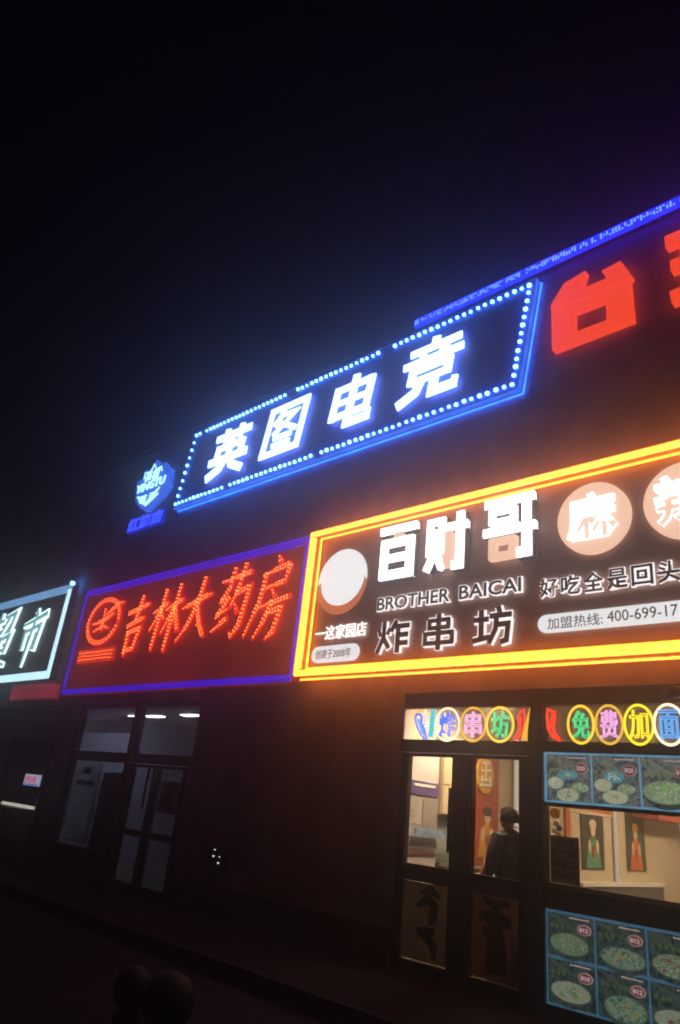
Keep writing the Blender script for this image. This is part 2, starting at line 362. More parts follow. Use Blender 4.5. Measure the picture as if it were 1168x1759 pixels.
MB().box(-3.75, -.62, -.06, -.03, 1.062, 1.092).build('window_sill', mat('sill_wood', (.20,.13,.08), .5, noise=.2), win)
# pharmacy front
leaf(-11.72, -10.90, .004, 1.93, .10, .08, [(.004,.12),(.80,.90),(1.88,1.93)], M_gl2, 'door', -10.99)
leaf(-10.895, -10.0, .004, 1.93, .08, .10, [(.004,.12),(.80,.90),(1.88,1.93)], M_gl2, 'door', -10.80)
pf = MB().box(-11.90, -11.73, -.05, .08, 0, 2.98).box(-13.97, -11.90, -.04, .07, 1.93, 2.10).box(-11.73, -9.98, -.04, .07, 1.94, 2.10).box(-13.97, -11.90, -.04, .07, 2.90, 2.98).box(-11.73, -9.98, -.04, .07, 2.90, 2.98).box(-13.97, -13.88, -.042, .072, 0, 2.98).box(-13.88, -11.90, -.04, .07, 0, .46)
pw = pf.build('window', M_frame, bld)
for x0, x1, z0, z1 in ((-13.88,-11.90,2.10,2.90),(-11.73,-9.98,2.10,2.90),(-13.88,-11.90,.46,1.93)):
    MB().box(x0, x1, .01, .018, z0, z1).build('glass_pane', M_gl2, pw)
# supermarket front
sf = MB().box(-20.6, -14.85, -.04, .07, 2.3, 2.42).box(-20.6, -14.85, -.04, .07, 2.92, 2.98).box(-20.6, -14.85, -.04, .07, 0, .3)
for x in (-20.6, -18.6, -16.9, -14.93): sf.box(x, x+.08, -.045, .075, .3, 2.3)
sw = sf.build('window', M_frame, bld)
for x0, x1 in ((-20.52,-18.6),(-18.52,-16.9),(-16.82,-14.93)):
    MB().box(x0, x1, .01, .018, .3, 2.3).build('glass_pane', M_gl2, sw)
MB().box(-20.6, -14.85, .01, .018, 2.42, 2.92).build('glass_pane', M_gl2, sw)

# rooms
M_cream = mat('cream_wall', (.62,.52,.36), .7, noise=.05, scale=3)
M_tile = mat('floor_tile', (.25,.22,.18), .3, noise=.15, scale=4)
M_ceil = mat('ceiling_board', (.5,.47,.42), .8)
M_cool_wall = mat('pharmacy_wall', (.44,.50,.66), .7, noise=.1, scale=2)
def room(x0, x1, d, zc, mw):
    MB().box(x0-.1, x0, .122, d, 0, zc).build('interior_wall', mw, bld)
    MB().box(x1, x1+.1, .122, d, 0, zc).build('interior_wall', mw, bld)
    MB().box(x0-.1, x1+.1, d+.002, d+.1, 0, zc).build('interior_wall', mw, bld)
    MB().box(x0-.1, x1+.1, .122, d+.1, zc+.002, zc+.1).build('ceiling', M_ceil, bld)
    MB().box(x0-.1, x1+.1, .003, d+.1, -.1, -.002).build('interior_floor', M_tile, bld)
room(-5.8, 1.5, 10.6, 3.05, M_cream)
room(-14.7, -9.6, 3.6, 3.0, M_cool_wall)
room(-21.0, -14.83, 3.6, 3.0, mat('market_wall', (.12,.12,.14), .8))

# ------------------------------------------------------------------ signs
# 1. esports sign on the upper storey
s = thing('esports_sign', 'slanted navy esports sign reading 英图电竞 with white bulbs round its edge', 'sign')
SH = .17; ZB, ZT = 6.86, 8.54; XL, XR = -11.88, -4.00
par = lambda x, z: (x+SH*(z-ZB), z)
MB().prism([par(XL,ZB), par(XR,ZB), par(XR,ZT), par(XL,ZT)], -.16, -.002).build('panel', M_navy, s)
e = .05
M_halo = emi('blue_halo_tube', (.012,.10,.95), 5.5, var=.25, scale=3)
for nm_, m_, r, y, off in (('blue_tube', M_blue, .010, -.145, .008), ('blue_tube', M_blue, .008, -.10, .008), ('halo_tube', M_halo, .014, -.03, .012)):
    pts = [par(XL-off,ZB-off), par(XR+off,ZB-off), par(XR+off,ZT+off), par(XL-off,ZT+off)]
    for a, b in ((0,1),(1,2),(2,3)): MB().tube([(q[0],y,q[1]) for q in (pts[a], pts[b])], r, 6).build(nm_, m_, s)
YF = -.24
for strokes, x0, x1, z0, z1 in ((YING,-10.88,-9.66,7.17,8.22),(TU,-9.24,-8.16,7.18,8.22),(DIAN,-7.60,-6.56,7.22,8.18),(JING,-6.06,-4.92,7.20,8.22)):
    g = glyph('character', strokes, x0, x1, z0, z1, YF, .03, M_white, s, shear=SH, wscale=.93)
bm = bmesh.new(); bmesh.ops.create_icosphere(bm, subdivisions=1, radius=.034)
bulb_me = bpy.data.meshes.new('led_bulb'); bm.to_mesh(bulb_me); bm.free(); bulb_me.materials.append(M_bulb)
def bulbs(a, b, step, gaps=()):
    n = int(math.dist(a, b)/step)
    for k in range(n+1):
        t = k/n
        if any(g0 < t < g1 for g0, g1 in gaps): continue
        x = a[0]+(b[0]-a[0])*t; z = a[1]+(b[1]-a[1])*t
        ob = link('led_bulb', bulb_me, s, (x+random.uniform(-.006,.006), -.185, z+random.uniform(-.006,.006)))
        q = random.uniform(.85, 1.15); ob.scale = (q*.95, q*.8, q)
i_ = .075
bl, br, tr_, tl = par(XL+i_,ZB+i_), par(XR-i_,ZB+i_), par(XR-i_,ZT-i_), par(XL+i_,ZT-i_)
bulbs(bl, br, .125, ((.205,.225),(.52,.54))); bulbs(br, tr_, .125); bulbs(tl, tr_, .118, ((.028,.045),(.36,.385),(.655,.68))); bulbs(bl, tl, .17)

# 2. shield logo and branch name left of it
s = thing('shield_sign', 'blue shield sign with pale YINGTU lettering and wings beside the esports sign', 'sign')
SHD = [(-13.05,8.33),(-12.90,8.12),(-12.66,8.16),(-12.58,8.0),(-12.40,7.96),(-12.34,7.5),(-12.52,7.33),(-12.84,7.17),(-13.05,7.08),(-13.34,7.24),(-13.60,7.45),(-13.70,7.93),(-13.46,7.97),(-13.46,8.16),(-13.18,8.12)]
MB().prism(SHD, -.14, -.002).build('shield', emi('shield_blue', (.02,.12,.75), 1.1, var=.3, scale=5), s)
MB().tube([(x,-.11,z) for x, z in SHD], .022, 5, closed=True).build('edge_tube', emi('shield_edge', (.10,.12,.9), .9), s)
M_pale = emi('pale_cyan', (.42,.86,.95), 2.0)
inner = [(-13.05+(x+13.03)*.80, 7.72+(z-7.72)*.82) for x, z in SHD]
MB().tube([(x,-.145,z) for x, z in inner[12:]+inner[:4]], .016, 5).build('outline_tube', M_pale, s)
MB().tube([(x,-.145,z) for x, z in inner[6:11]], .016, 5).build('outline_tube', M_pale, s)
glyph('character', YING, -13.32, -13.08, 7.83, 8.06, -.165, .02, M_pale, s, shear=.1)
glyph('character', TU, -13.02, -12.80, 7.82, 8.04, -.165, .02, M_pale, s, shear=.1)
text('lettering', 'YINGTU', -13.62, -12.50, 7.60, 7.79, -.165, M_pale, s, bold=.025, shear=.1)
wing = MB()
for k in range(3):
    a = .06*k
    wing.stroke([(-13.10,7.46-a,.02),(-13.30,7.44-a,.05),(-13.50+a,7.50-a,.012)], -.165-.0006*k, -.145)
    wing.stroke([(-12.98,7.46-a,.02),(-12.80,7.44-a,.045),(-12.62-a,7.54-a,.012)], -.168-.0006*k, -.145)
wing.stroke([(-13.16,7.30,.03),(-13.04,7.24,.05),(-12.90,7.34,.03)], -.17, -.145)
wing.build('wings', M_pale, s)
s = thing('branch_name_sign', 'small deep blue glowing branch name under the shield sign', 'sign')
for k, ch in enumerate('红旗店'):
    x = -13.72+.46*k
    MB().box(x-.02, x+.42, -.06, -.004, 6.69, 7.03).build('backing', emi('deep_blue_back', (.006,.008,.34), 1.2, var=.2), s)
    text('character', ch, x, x+.40, 6.71, 7.01, -.10, emi('deep_blue_letter', (.03,.07,.95), 1.8), s, bold=.02, shear=.05)

# 3. roof edge LED strip and billiards letters
s = thing('roof_light_strip', 'blue running light strip along the parapet at top right', 'light strip')
MB().box(-5.87, 5.6, -.115, -.065, 8.735, 8.865).build('housing', emi('strip_blue', (.006,.012,1.0), 3.5, var=.2, scale=4), s)
led = MB(); x = -5.85
while x < 5.5:
    for z in (8.77, 8.80, 8.83):
        if random.random() < .62: led.box(x, x+.022, -.122, -.116, z-.011, z+.011)
    x += .04
tag(led.build('led_dots', emi('strip_led', (.20,.45,1.0), 1.3), s), kind='stuff')
s = thing('billiards_letter', 'large flat red character 台 with a notched roof shape', 'sign letter', group='red billiards letters')
MB().prism([(-3.53,8.02),(-3.33,8.29),(-3.03,8.35),(-3.12,8.08),(-2.76,8.08),(-2.82,8.23),(-2.57,8.26),(-2.45,7.96),(-2.48,7.925),(-3.52,7.935)], -.12, -.004).build('top_stroke', M_red, s)
ob_ = MB(); ob_.prism([(-3.52,7.915),(-3.22,7.77),(-3.22,7.44),(-3.52,7.29)], -.12, -.004).prism([(-3.519,7.915),(-2.49,7.905),(-2.79,7.765),(-3.219,7.77)], -.1195, -.004).prism([(-2.489,7.905),(-2.48,7.31),(-2.79,7.44),(-2.789,7.765)], -.119, -.004).prism([(-2.481,7.31),(-3.519,7.29),(-3.219,7.44),(-2.791,7.44)], -.1185, -.004)
ob_.build('mouth_stroke', M_red, s)
s = thing('billiards_letter', 'large flat red character cut off by the right edge', 'sign letter', group='red billiards letters')
glyph('strokes', QIU, -2.03, -.95, 7.30, 8.38, -.12, .115, M_red, s)

# 4. snack shop sign
s = thing('snack_sign', 'wide brown snack sign reading 百财哥 framed by glowing yellow tubes', 'sign')
X0, X1, Z0, Z1 = -7.49, .6, 3.22, 5.44
MB().box(X0, X1, -.16, -.002, Z0, Z1).build('panel', M_brown, s)
M_rail = mat('sign_rail', (.30,.20,.10), .5, metal=.2)
MB().box(X0+.002, X1-.002, -.262, -.162, Z0+.002, Z0+.098).build('frame_rail', M_rail, s)
MB().box(X0+.002, X1-.002, -.262, -.162, Z1-.108, Z1-.002).build('frame_rail', M_rail, s)
MB().box(X0+.002, X0+.166, -.261, -.162, Z0+.1, Z1-.11).build('frame_rail', M_rail, s)
for k in range(3):
    d = .024+.046*k; y = -.285
    if k < 2:
        MB().tube([(X0+d,y,Z0+d),(X1-d,y,Z0+d)], .0215, 6).build('amber_tube', M_amber, s)
        MB().tube([(X0+d,y-.002,Z1-d),(X1-d,y-.002,Z1-d)], .0215, 6).build('amber_tube', M_amber, s)
    MB().tube([(X0+d,y-.004,Z0+d),(X0+d,y-.004,Z1-d)], .0215, 6).build('amber_tube', M_amber, s)
M_amb_in = emi('amber_inner_tube', (5.0,1.45,.09), 1.0, var=.2, scale=12)
MB().tube([(X0+.18,-.225,Z1-.125),(X1,-.225,Z1-.125)], .016, 6).build('inner_tube', M_amb_in, s)
MB().tube([(X0+.18,-.225,Z0+.115),(X1,-.225,Z0+.115)], .016, 6).build('inner_tube', M_amb_in, s)
MB().tube([(X0+.185,-.225,Z0+.13),(X0+.185,-.225,Z1-.14)], .016, 6).build('inner_tube', M_amb_in, s)
MB().tube([(X0,-.16,Z1+.018),(X1,-.16,Z1+.018)], .018, 6).build('amber_tube', M_amber, s)
MB().tube([(X0,-.14,Z0-.016),(X1,-.14,Z0-.016)], .014, 6).build('amber_tube', M_amber, s)
YB = -.27
for st, x0, x1, z0, z1 in ((BAI,-6.04,-5.36,4.45,5.24),(CAI,-5.22,-4.58,4.44,5.22),(GE,-4.34,-3.64,4.46,5.27)):
    glyph('character', st, x0, x1, z0, z1, YB, .08, M_whitew, s)
    glyph('character_edge', [(w_*1.28, p) for w_, p in st], x0, x1, z0, z1, YB+.03, .06, M_dark, s)
MB().stroke([(-5.68,5.14),(-5.73,5.0)], YB, -.17, .12).build('peach_stroke', M_peach, s)
MB().stroke([(-4.87,5.0),(-4.87,4.50)], YB, -.17, .13).build('peach_stroke', M_peach, s)
glyph('peach_stroke', GE2, -4.34, -3.64, 4.46, 5.27, YB, .08, M_peach, s)
for cx, ch in ((-2.97,'麻'),(-2.00,'辣')):
    MB().prism(ell(cx, 4.79, .415, .42, 40), -.22, -.162).build('peach_disc', M_peach, s)
    text('character', ch, cx-.27, cx+.27, 4.54, 5.06, -.26, M_whitew, s, bold=.03, depth=.035)
M_soft = emi('white_halo_letter', (1.0,.96,.96), 1.15)
def two_tone(body, x0, x1, z0, z1, b0=.055, b1=.016, g=.012):
    text('lettering_halo', body, x0, x1, z0, z1, -.20, M_soft, s, bold=b0, depth=.03)
    text('lettering', body, x0, x1, z0, z1, -.208, M_dark, s, bold=b1, depth=.006)
two_tone('BROTHER', -6.02, -4.85, 4.06, 4.23); two_tone('BAICAI', -4.70, -3.86, 4.06, 4.23)
for st, x0, x1 in ((ZHA,-5.98,-5.44),(CHUAN,-5.23,-4.74),(FANG,-4.50,-3.98)):
    glyph('character_outline', [(w_*1.95, p) for w_, p in st], x0, x1, 3.47, 3.90, -.20, .02, M_soft, s)
    glyph('character', [(w_*1.22, p) for w_, p in st], x0, x1, 3.47, 3.90, -.212, .005, M_dark, s)
for k, ch in enumerate('好吃全是回头客'):
    x = -3.62+.258*k
    text('character_halo', ch, x, x+.21, 3.95, 4.16, -.20, M_soft, s, bold=.055, depth=.025)
    text('character', ch, x, x+.21, 3.95, 4.16, -.208, M_dark, s, bold=.018, depth=.006)
M_pill = emi('pill_white', (.86,.90,.92), .95)
M_grey = mat('grey_print', (.12,.12,.13), .5)
MB().prism(pill(-3.66,-1.2,3.55,3.75), -.19, -.162).build('phone_strip', M_pill, s)
text('lettering', '加盟热线:', -3.54, -2.92, 3.58, 3.71, -.196, M_grey, s, depth=.005)
text('lettering', '400-699-17', -2.87, -2.17, 3.60, 3.715, -.196, M_grey, s, depth=.005)
MB().prism(ell(-6.80, 4.62, .47, .46, 40), -.19, -.162).build('portrait_disc', emi('disc_white', (.90,.93,.93), 1.0), s)
MB().prism(ell(-6.80, 4.56, .47, .46, 30, math.pi*1.0, math.pi*2.0) + ell(-6.78, 4.62, .43, .40, 30, math.pi*2.0, math.pi*1.0), -.194, -.17).build('disc_crescent', emi('disc_orange', (.62,.16,.05), .8), s)
text('lettering', '一这家园店', -7.17, -6.20, 3.74, 3.94, -.195, emi('white_small', (1,.97,.95), 1.6), s, bold=.004, depth=.012)
MB().prism(pill(-7.24,-6.34,3.42,3.65), -.19, -.162).build('founding_strip', M_pill, s)
text('lettering', '创建于2008年', -7.12, -6.44, 3.47, 3.60, -.196, M_grey, s, depth=.005)
for ch in s.children:
    n_ = ch.name.split('.')[0]
    if n_ not in ('panel', 'frame_rail', 'amber_tube', 'inner_tube'): ch.location.x = -.065 if n_ not in ('portrait_disc', 'disc_crescent', 'founding_strip') else -.03

# 5. pharmacy sign
s = thing('pharmacy_sign', 'dark red pharmacy sign with red dotted brush characters and blue tube border', 'sign')
X0, X1, Z0, Z1 = -14.76, -7.66, 3.18, 5.48
MB().box(X0, X1, -.14, -.002, Z0, Z1).build('panel', emi('red_panel_added_glow', (.085,.0065,.0045), 1.0, var=.3, scale=.8, base=(.5,.16,.13)), s)  # panel glow is added, standing in for red LED light scattered over it
for k in range(3):
    d = .03+.055*k; y = -.16-.001*k
    if k < 2:
        MB().tube([(X0+d,y,Z0+d),(X1-d,y,Z0+d)], .022, 6).build('blue_tube', M_blue_d, s)
    MB().tube([(X0+d,y-.002,Z1-d),(X1-d,y-.002,Z1-d)], .022, 6).build('blue_tube', M_blue_d, s)
    if k < 1:
        MB().tube([(X0+d,y-.004,Z0+d),(X0+d,y-.004,Z1-d)], .024, 6).build('blue_tube', M_blue_d, s)
        MB().tube([(X1-d,y-.004,Z0+d),(X1-d,y-.004,Z1-d)], .024, 6).build('blue_tube', M_blue_d, s)
dots = MB()
def dot(x, z, y=-.212, r=.011):
    i = len(dots.v)
    dots.v += [(x-r,y,z-r),(x+r,y,z-r),(x+r,y,z+r),(x-r,y,z+r),(x,y-.012,z)]
    dots.f += [(i,i+1,i+4),(i+1,i+2,i+4),(i+2,i+3,i+4),(i+3,i,i+4)]
def dotstroke(pts, step=.062):
    for a, b in zip(pts[:-1], pts[1:]):
        L = math.dist(a[:2], b[:2]); n = max(1, int(L/step)); dx = (b[0]-a[0])/L; dz = (b[1]-a[1])/L
        for k in range(n):
            t = k/n; ww = a[2]+(b[2]-a[2])*t; m_ = max(1, round(ww/.05))
            for j in range(m_):
                off = (j-(m_-1)/2)*.05
                dot(a[0]+dx*L*t-dz*off+random.uniform(-.006,.006), a[1]+dz*L*t+dx*off+random.uniform(-.006,.006))
SHP = .12
for st, x0, x1, z0, z1 in ((B_JI,-12.78,-11.95,3.86,4.98),(B_LIN,-11.78,-10.88,3.92,5.05),(B_DA,-10.84,-10.0,4.0,5.08),(B_YAO,-9.80,-8.98,3.98,5.14),(B_FANG,-8.86,-7.98,3.96,5.14)):
    glyph('character', st, x0, x1, z0, z1, -.205, .02, M_redglow, s, shear=SHP, wscale=1.05)
    sx = (x1-x0)/100; sz = (z1-z0)/100
    for _, pts in st:
        dotstroke([(x0+p[0]*sx+SHP*p[1]*sz, z0+p[1]*sz, p[2]*(sx+sz)/2*1.1) for p in pts])
ring = ell(-13.62, 4.66, .62, .46, 36)
MB().stroke(ring+[ring[0]], -.205, -.185, .10).build('logo_ring', M_redglow, s)
lg = MB()
for k, st in enumerate(([(-14.0,4.62,.05),(-13.6,4.66,.10),(-13.2,4.80,.05)],[(-13.62,4.92,.07),(-13.62,4.42,.06)],[(-13.9,4.46,.05),(-13.6,4.56,.08),(-13.34,4.48,.05)],[(-13.5,4.80,.07),(-13.1,4.98,.09),(-12.9,5.0,.04)])):
    lg.stroke(st, -.207-.0006*k, -.185); dotstroke(st, .07)
lg.build('logo_mark', M_redglow, s)
dotstroke([(a, b, .10) for a, b in ring], .075)
MB().box(-14.34, -12.90, -.205, -.185, 3.80, 4.08).build('name_bar', emi('red_bar', (.72,.03,.006), .85, var=.35, scale=16), s)
for k in range(22):
    for j in range(3): dot(-14.28+.063*k+random.uniform(-.01,.01), 3.87+.07*j+random.uniform(-.012,.012), r=.007)
tag(dots.build('led_dots', M_reddot, s), kind='stuff')

# 6. supermarket sign
s = thing('supermarket_sign', 'dark sign with icy white outlined characters 超市 at the left edge', 'sign')
X0, X1, Z0, Z1 = -20.9, -15.55, 3.56, 5.74
MB().box(X0, X1, -.16, -.002, Z0, Z1).build('panel', mat('market_panel', (.03,.035,.07), .5, noise=.1), s)
MB().box(X0, X1, -.19, -.162, Z1-.19, Z1).build('light_border', emi('border_blue_white', (.20,.42,.75), .9, var=.35, scale=30), s)
MB().box(X0, X1, -.192, -.162, Z0, Z0+.17).build('light_border', M_cool, s)
MB().box(X1-.13, X1, -.194, -.162, Z0+.1, Z1-.12).build('light_border', M_cool, s)
MB().tube([(X1,-.18,Z1-.02),(X1+.03,-.2,Z1+.04)], .05, 6).build('end_cap', M_bulb, s)
for st, x0, x1, z0, z1 in ((B_CHAO,-19.6,-18.25,4.0,5.38),(B_SHI,-17.65,-16.5,4.12,5.22)):
    glyph('character_outline', st, x0, x1, z0, z1, -.20, .03, emi('icy_letter', (.72,1.0,1.0), 2.2), s, shear=.06, wscale=1.75)
    glyph('character', st, x0, x1, z0, z1, -.222, .018, emi('icy_core', (.20,.48,.52), .9), s, shear=.06, wscale=.8)

# 7. red awning under it, glow added in place of light from the sign
s = thing('red_awning', 'small plain red awning with an added glow under the supermarket sign', 'awning')
MB().box(-17.25, -15.22, -.20, -.004, 3.12, 3.44).build('face', emi('red_awning_glow', (.20,.014,.026), 1., var=.3, scale=1.2, base=(.4,.05,.06)), s, bevel=.012)
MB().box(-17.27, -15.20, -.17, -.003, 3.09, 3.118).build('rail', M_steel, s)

# ------------------------------------------------------------------ neon in the transoms
def neon_col(n, c, k=1.): return emi('neon_'+n, c, k)
N_yel = neon_col('yellow', (1.5,.85,.05)); N_gold = neon_col('gold', (1.0,.55,.05)); N_white = neon_col('cream', (1.5,1.2,.85)); N_pink = neon_col('pink', (1.1,.50,.95))
N_blue = neon_col('blue', (.05,.22,1.3)); N_sky = neon_col('sky', (.10,.50,1.2)); N_green = neon_col('green', (.04,.85,.30)); N_cyan = neon_col('cyan', (.06,.70,.80)); N_red = neon_col('red', (1.1,.06,.03)); N_lem = neon_col('lemon', (1.3,1.05,.03))
YN = -.045
def oval(s, cx, cz, rx, rz, m):
    MB().tube([(a,YN,b) for a, b in ell(cx, cz, rx, rz, 36)], .0135, 6, closed=True).build('oval_tube', m, s)
def neon_char(s, ch, cx, cz, hw, hh, m):
    text('character_tube', ch, cx-hw, cx+hw, cz-hh, cz+hh, YN-.012, m, s, tube=.022, depth=.024)
s = thing('neon_sign', 'neon sign over the doors with ovals spelling 炸串坊 between skewers', 'neon sign', group='neon signs in the transoms')
for cx, ch, mo_, mc in ((-4.98,'炸',N_white,N_blue),(-4.625,'串',N_gold,N_pink),(-4.275,'坊',N_yel,N_green)):
    oval(s, cx, 2.60, .168, .185, mo_); neon_char(s, ch, cx, 2.60, .115, .145, mc)
def neon_path(name, pts, m, r=.0115): MB().tube([(a,YN,b) for a, b in pts], r, 6).build(name, m, s)
sk = [(-5.46,2.68),(-5.43,2.72),(-5.37,2.71),(-5.35,2.62),(-5.31,2.53),(-5.27,2.45),(-5.29,2.43),(-5.36,2.48),(-5.42,2.57),(-5.45,2.64),(-5.46,2.68)]
neon_path('sausage_tube', sk, N_blue, .014); neon_path('sausage_tube', [(-5.41,2.66),(-5.35,2.54),(-5.30,2.48)], N_sky, .02)
for k in range(6):
    z = 2.46+.045*k; h_ = .04-.004*k
    neon_path('skewer_tube', [(-5.29-h_+.01*k*-.4,z),(-5.29+h_-.01*k*.4,z+.012)], N_pink, .009)
neon_path('skewer_tube', [(-5.255,2.44),(-5.31,2.78),(-5.34,2.60),(-5.30,2.44)], N_white, .008)
neon_path('straw_tube', [(-5.19,2.44),(-5.17,2.77),(-5.21,2.78),(-5.235,2.44)], N_cyan, .015)
neon_path('straw_tube', [(-5.205,2.46),(-5.19,2.74)], N_cyan, .013)
chili = lambda x, f: [(x,2.44),(x+f*.05,2.50),(x+f*.07,2.58),(x+f*.05,2.66),(x+f*.08,2.74),(x+f*.12,2.76),(x+f*.13,2.68),(x+f*.12,2.56),(x+f*.07,2.47),(x,2.44)]
neon_path('chili_tube', chili(-4.10, 1), N_red, .016); neon_path('chili_tube', [(-4.03,2.54),(-4.02,2.68)], N_red, .02)
for k in range(4): neon_path('ray_tube', [(-3.955+.02*k-.05,2.43),(-3.90+.006*k-.02,2.78-.02*(3-k))], N_gold, .008)
s = thing('neon_sign', 'neon sign over the window with ovals spelling 免费加面', 'neon sign', group='neon signs in the transoms')
neon_path('chili_tube', chili(-3.56, -1.1), N_red, .018); neon_path('chili_tube', [(-3.66,2.56),(-3.62,2.74)], N_red, .026)
for cx, ch, mo_, mc in ((-3.33,'免',N_yel,N_green),(-3.035,'费',N_gold,N_pink),(-2.74,'加',N_lem,N_lem),(-2.455,'面',N_white,N_sky)):
    oval(s, cx, 2.60, .138, .185, mo_); neon_char(s, ch, cx, 2.60, .095, .14, mc)
neon_path('chili_tube', chili(-2.18, -1), N_red, .016)

# ------------------------------------------------------------------ menu light boxes in the window
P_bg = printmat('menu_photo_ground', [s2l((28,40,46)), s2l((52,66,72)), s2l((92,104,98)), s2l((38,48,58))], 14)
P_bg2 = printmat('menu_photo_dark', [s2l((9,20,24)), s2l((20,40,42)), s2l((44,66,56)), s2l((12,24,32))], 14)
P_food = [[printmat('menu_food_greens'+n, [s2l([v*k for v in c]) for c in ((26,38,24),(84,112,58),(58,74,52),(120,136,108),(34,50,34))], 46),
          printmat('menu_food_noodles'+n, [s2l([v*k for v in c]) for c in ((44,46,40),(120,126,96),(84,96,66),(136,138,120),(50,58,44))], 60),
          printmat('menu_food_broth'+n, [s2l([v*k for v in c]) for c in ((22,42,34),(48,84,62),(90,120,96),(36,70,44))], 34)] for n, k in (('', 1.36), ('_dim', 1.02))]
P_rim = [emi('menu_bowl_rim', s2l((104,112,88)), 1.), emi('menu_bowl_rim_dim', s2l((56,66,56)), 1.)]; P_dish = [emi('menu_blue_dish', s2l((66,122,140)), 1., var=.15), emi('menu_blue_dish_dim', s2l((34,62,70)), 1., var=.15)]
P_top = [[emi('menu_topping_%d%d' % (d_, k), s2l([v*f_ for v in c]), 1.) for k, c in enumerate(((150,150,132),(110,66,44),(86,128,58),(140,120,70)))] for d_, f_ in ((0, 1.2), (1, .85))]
P_border = emi('menu_border_light', s2l((84,134,162)), 1., var=.2, scale=6)
P_tag = emi('menu_price_tag', s2l((92,46,50)), 1.); P_tagrim = emi('menu_price_rim', s2l((140,108,106)), 1.); P_num = emi('menu_price_number', s2l((170,146,146)), 1.)
P_name = [emi('menu_dish_name', s2l((98,112,50)), 1.), emi('menu_dish_name_dim', s2l((60,78,34)), 1.)]
def panel(s, x0, x1, z0, z1, price, kind, dim):
    W = x1-x0; H = z1-z0; y = -.026
    pb = MB().box(x0+.012, x1-.012, y, y+.012, z0+.012, z1-.012).build('menu_photo', P_bg2 if dim else P_bg, s)
    q = lambda u, v: (x0+W*u, z0+H*v)
    F = P_food[dim]; rim0 = P_rim[dim]; blue = P_dish[dim]
    def dish(u, v, ru, rv, food, k, rim=rim0, wall=False):
        u += random.uniform(-.03,.03); v += random.uniform(-.025,.025); ru *= random.uniform(.88,1.04); rv *= random.uniform(.88,1.06); c = q(u, v); yy = y-.004-.0025*k
        if wall: MB().prism([(c[0]+ru*W*math.cos(a), c[1]+rv*H*math.sin(a)-(.10*H if math.sin(a) < 0 else 0)*abs(math.sin(a))) for a in [2*math.pi*i/28 for i in range(28)]], yy+.001, y).build('bowl_side', P_bg2, pb)
        MB().prism(ell(*c, ru*W, rv*H, 28), yy, y).build('bowl', rim, pb)
        MB().prism(ell(*c, ru*W*.93, rv*H*.90, 28), yy-.001, y).build('food', food, pb)
        MB().prism([(c[0]+ru*W*(.1+(.30+.12*math.sin(3*a+u*9))*math.cos(a)), c[1]+rv*H*(.05+(.32+.1*math.cos(4*a))*math.sin(a))) for a in [2*math.pi*i/16 for i in range(16)]], yy-.002, y).build('garnish', F[(k+int(u*7)) % 3], pb)
        tp = MB()
        for n_ in range(9):
            a = random.uniform(0, 6.28); rr = math.sqrt(random.random())*.72; sz = random.uniform(.05, .13)
            tp.prism([(c[0]+ru*W*(rr*math.cos(a)+sz*math.cos(b+n_)*random.uniform(.6,1.3)), c[1]+rv*H*(rr*math.sin(a)+sz*1.3*math.sin(b+n_)*random.uniform(.6,1.3))) for b in (0,1.05,2.1,3.14,4.19,5.24)], yy-.003-.0003*n_, y)
        tag(tp.build('toppings', random.choice(P_top[dim]), pb), kind='stuff')
    if kind == 0:
        dish(.22,.38,.19,.13,F[1],0); dish(.48,.54,.21,.11,blue,1,blue); dish(.74,.32,.2,.10,F[0],2,F[2]); dish(.48,.15,.26,.14,F[1],3)
    elif kind == 1: dish(.46,.32,.44,.24,F[0],0,wall=True)
    elif kind == 2: dish(.52,.30,.47,.26,F[2],0,wall=True)
    else: dish(.5,.32,.47,.25,F[1],0,wall=True)
    st = MB()
    for k in range(3): st.stroke([q(.06+.10*k,.96-.03*k), q(.40+.12*k,.70-.02*k)], y-.004-.0005*k, y, .007)
    st.build('chopsticks', rim0, pb)
    nm = MB()
    for k in range(random.choice((3,4,5))):
        c = q(.08+.115*k, .62 if not dim else .66)
        for j in range(3):
            a0 = random.uniform(0,.03); a1 = random.uniform(.06,.09)
            nm.box(c[0]+W*a0, c[0]+W*a1, y-.007, y-.002, c[1]+j*H*.028, c[1]+j*H*.028+H*.014)
        a0 = random.uniform(.02,.05); nm.box(c[0]+W*a0, c[0]+W*(a0+.012), y-.0075, y-.002, c[1]-H*.02, c[1]+H*random.uniform(.06,.09))
    tag(nm.build('dish_name', P_name[dim], pb), kind='stuff')
    sp = MB()
    for k in range(9): c = q(.50+.045*k, .90); sp.box(c[0], c[0]+W*.03, y-.006, y-.002, c[1], c[1]+H*random.uniform(.02,.035))
    tag(sp.build('small_print', P_num, pb), kind='stuff')
    c = q(.80,.70)
    t_ = MB().prism(ell(*c, .125*W+.008, .095*H+.008, 24), y-.016, y).build('price_tag', P_tagrim, pb)
    MB().prism(ell(*c, .125*W, .095*H, 24), y-.019, y).build('tag_face', P_tag, pb)
    text('price', '¥'+price, c[0]-.09*W, c[0]+.09*W, c[1]-.045*H, c[1]+.045*H, y-.024, P_num, pb, bold=.03, depth=.004)
s = thing('menu_light_box', 'wide lit menu board across the top of the window with dish photos', 'menu board')
MB().box(-3.76, -.63, -.014, .05, 1.838, 2.322).build('light_box', P_border, s)
xs_ = [-3.735,-3.245,-2.765,-2.29,-1.82,-1.35]
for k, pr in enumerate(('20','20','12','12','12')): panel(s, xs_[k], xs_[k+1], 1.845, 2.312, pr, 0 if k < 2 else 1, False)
s = thing('menu_light_box', 'lit menu board in two rows below the window rail', 'menu board')
